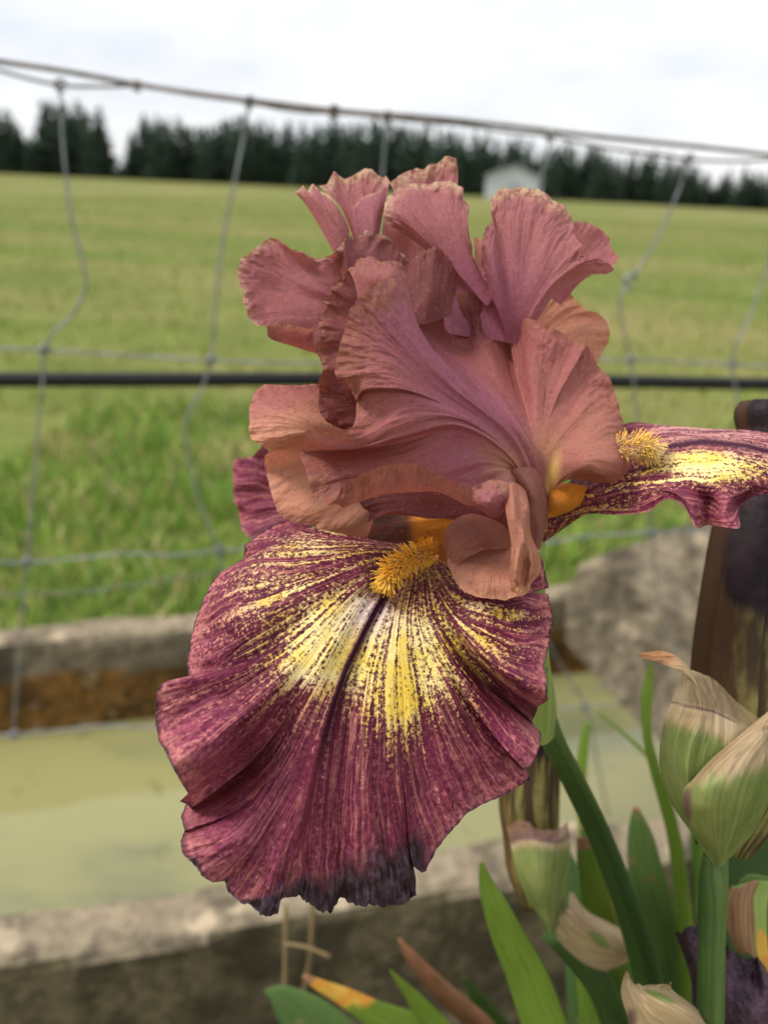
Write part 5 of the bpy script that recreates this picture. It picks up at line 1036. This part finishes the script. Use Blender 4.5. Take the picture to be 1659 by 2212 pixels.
mb = MB(); pts = [P(1190,2012,70), P(1240,2060,72), P(1290,2120,75), P(1330,2212,80)]; g = to_ground(pts[-1], pts[-2], 0.012, 0.1); g[-1] = sb2
tube(mb, pts+g, [0.003, 0.0035, 0.004, 0.0042, 0.005, 0.005, 0.006], 14, col=lambda v, a: np.stack([0.4+0*v, 0*v, 0*v, 0*v], -1)); mb.build('stem', M_STEM, stalk2)

# ---- low papery bud sheath at the bottom, withered purple flower behind the stem
low = empty('papery_bud', P(1440, 2260, 26), 'torn straw coloured papery bud sheath with a green stripe low beside the stalk', 'bud')
mb = MB(); sheet(mb, [[(1545,2290,20),(1450,2290,14),(1375,2260,14),(1356,2200,16),(1341,2133,18),(1350,2100,18)],[(1545,2270,16),(1470,2240,8),(1400,2200,8),(1375,2160,10),(1360,2130,14),(1357,2102,17)],[(1540,2245,14),(1475,2200,6),(1420,2170,6),(1390,2150,9),(1375,2135,13),(1368,2122,16)],[(1530,2220,16),(1490,2180,10),(1450,2155,10),(1425,2142,13),(1420,2132,16),(1446,2126,18)],[(1520,2205,22),(1505,2180,18),(1480,2160,16),(1460,2146,17),(1450,2136,18),(1447,2127,19)]], None, 60, 70, jag=6, crink=0.8, wave=1.2, wlen=24, seed=66, col=lambda U, V, X, Y: {0: 1-0.95*gauss(X, Y, 1425, 2152, 45, 9, 0.42), 1: 0.6*gauss(X, Y, 1365, 2200, 25, 40), 2: 0*U, 3: 0*U}); mb.build('papery_sheath', M_PAPER, low)
mb = MB(); tube(mb, [P(1440,2190,22), P(1520,2260,26), P(1545,2330,30), np.array([*(P(1545,2330,30)[:2]+np.array([0.01, 0.02])), 0.014])], [0.0035, 0.004, 0.004, 0.005], 12, col=lambda v, a: np.stack([0.4+0*v, 0*v, 0*v, 0*v], -1)); mb.build('stem', M_STEM, low)
def mat_wither():
    m = Mat('withered petal'); ob = m.geo(); a = m.noise(ob, 160.0, 4, 0.65); b = m.noise(ob, 700.0, 3)
    return m.surf(m.mix(m.ramp(a, 0.35, 0.7), srgb(36, 20, 30), srgb(88, 62, 80)), 0.5, 0.35, m.bump(m.math('ADD', a, b), 0.8, 0.002))
M_WITHER = mat_wither()
wf = empty('withered_flower', P(1590, 2260, 48), 'shrivelled dark purple iris flower drooping behind the budded stalk', 'flower')
for k, ks in enumerate(([[(1590,2330,50),(1500,2250,44),(1490,2110,42),(1458,2018,42)],[(1600,2330,46),(1540,2220,38),(1515,2100,38),(1500,2000,40)],[(1620,2330,46),(1575,2200,38),(1550,2090,40),(1535,1990,44)],[(1640,2330,48),(1600,2200,42),(1590,2100,44),(1570,2030,50)]],
                        [[(1570,2330,42),(1560,2250,34),(1560,2150,32),(1570,2050,34)],[(1600,2330,38),(1600,2230,28),(1600,2140,28),(1605,2070,32)],[(1640,2330,38),(1640,2230,28),(1640,2140,28),(1632,2068,32)],[(1700,2330,44),(1690,2230,34),(1680,2160,32),(1665,2110,34)]])):
    mb = MB(); sheet(mb, ks, None, 60, 60, jag=6, crink=1.2, wave=3.0, wlen=34, seed=70+k); mb.build('petal', M_WITHER, wf)
mb = MB(); tube(mb, [P(1600,2320,46), P(1610,2420,48), np.array([*P(1610,2420,48)[:2], 0.014])], [0.004, 0.004, 0.005], 10); mb.build('stem', M_STEM, wf)

# ---- dry twigs
def twig(pts, r, label, ground):
    w = [P(*p) for p in pts]
    if ground: w += to_ground(w[-1], w[-2], 0.012, 0.1)
    mb = MB(); tube(mb, w, [r]*len(w), 8, sub=4, col=lambda v, a: np.stack([0.5+0*v, 0*v, 0*v, 0*v], -1)); tag(mb.build('dry_twig', M_TWIG), label, 'twig')
twig([(618,1955,185), (617,2041,185), (616,2120,186), (612,2212,188)], 0.0011, 'thin upright dry stalk before the trough wall, with a side twig at its joint', True)
twig([(616,2039,184), (660,2046,183), (715,2068,182)], 0.0009, 'short dry side twig sticking out across the trough wall', False)
twig([(676,1930,190), (674,2000,190), (668,2080,191), (640,2212,194)], 0.0012, 'dull brown dry stalk rising under the ragged hem of the front fall', True)
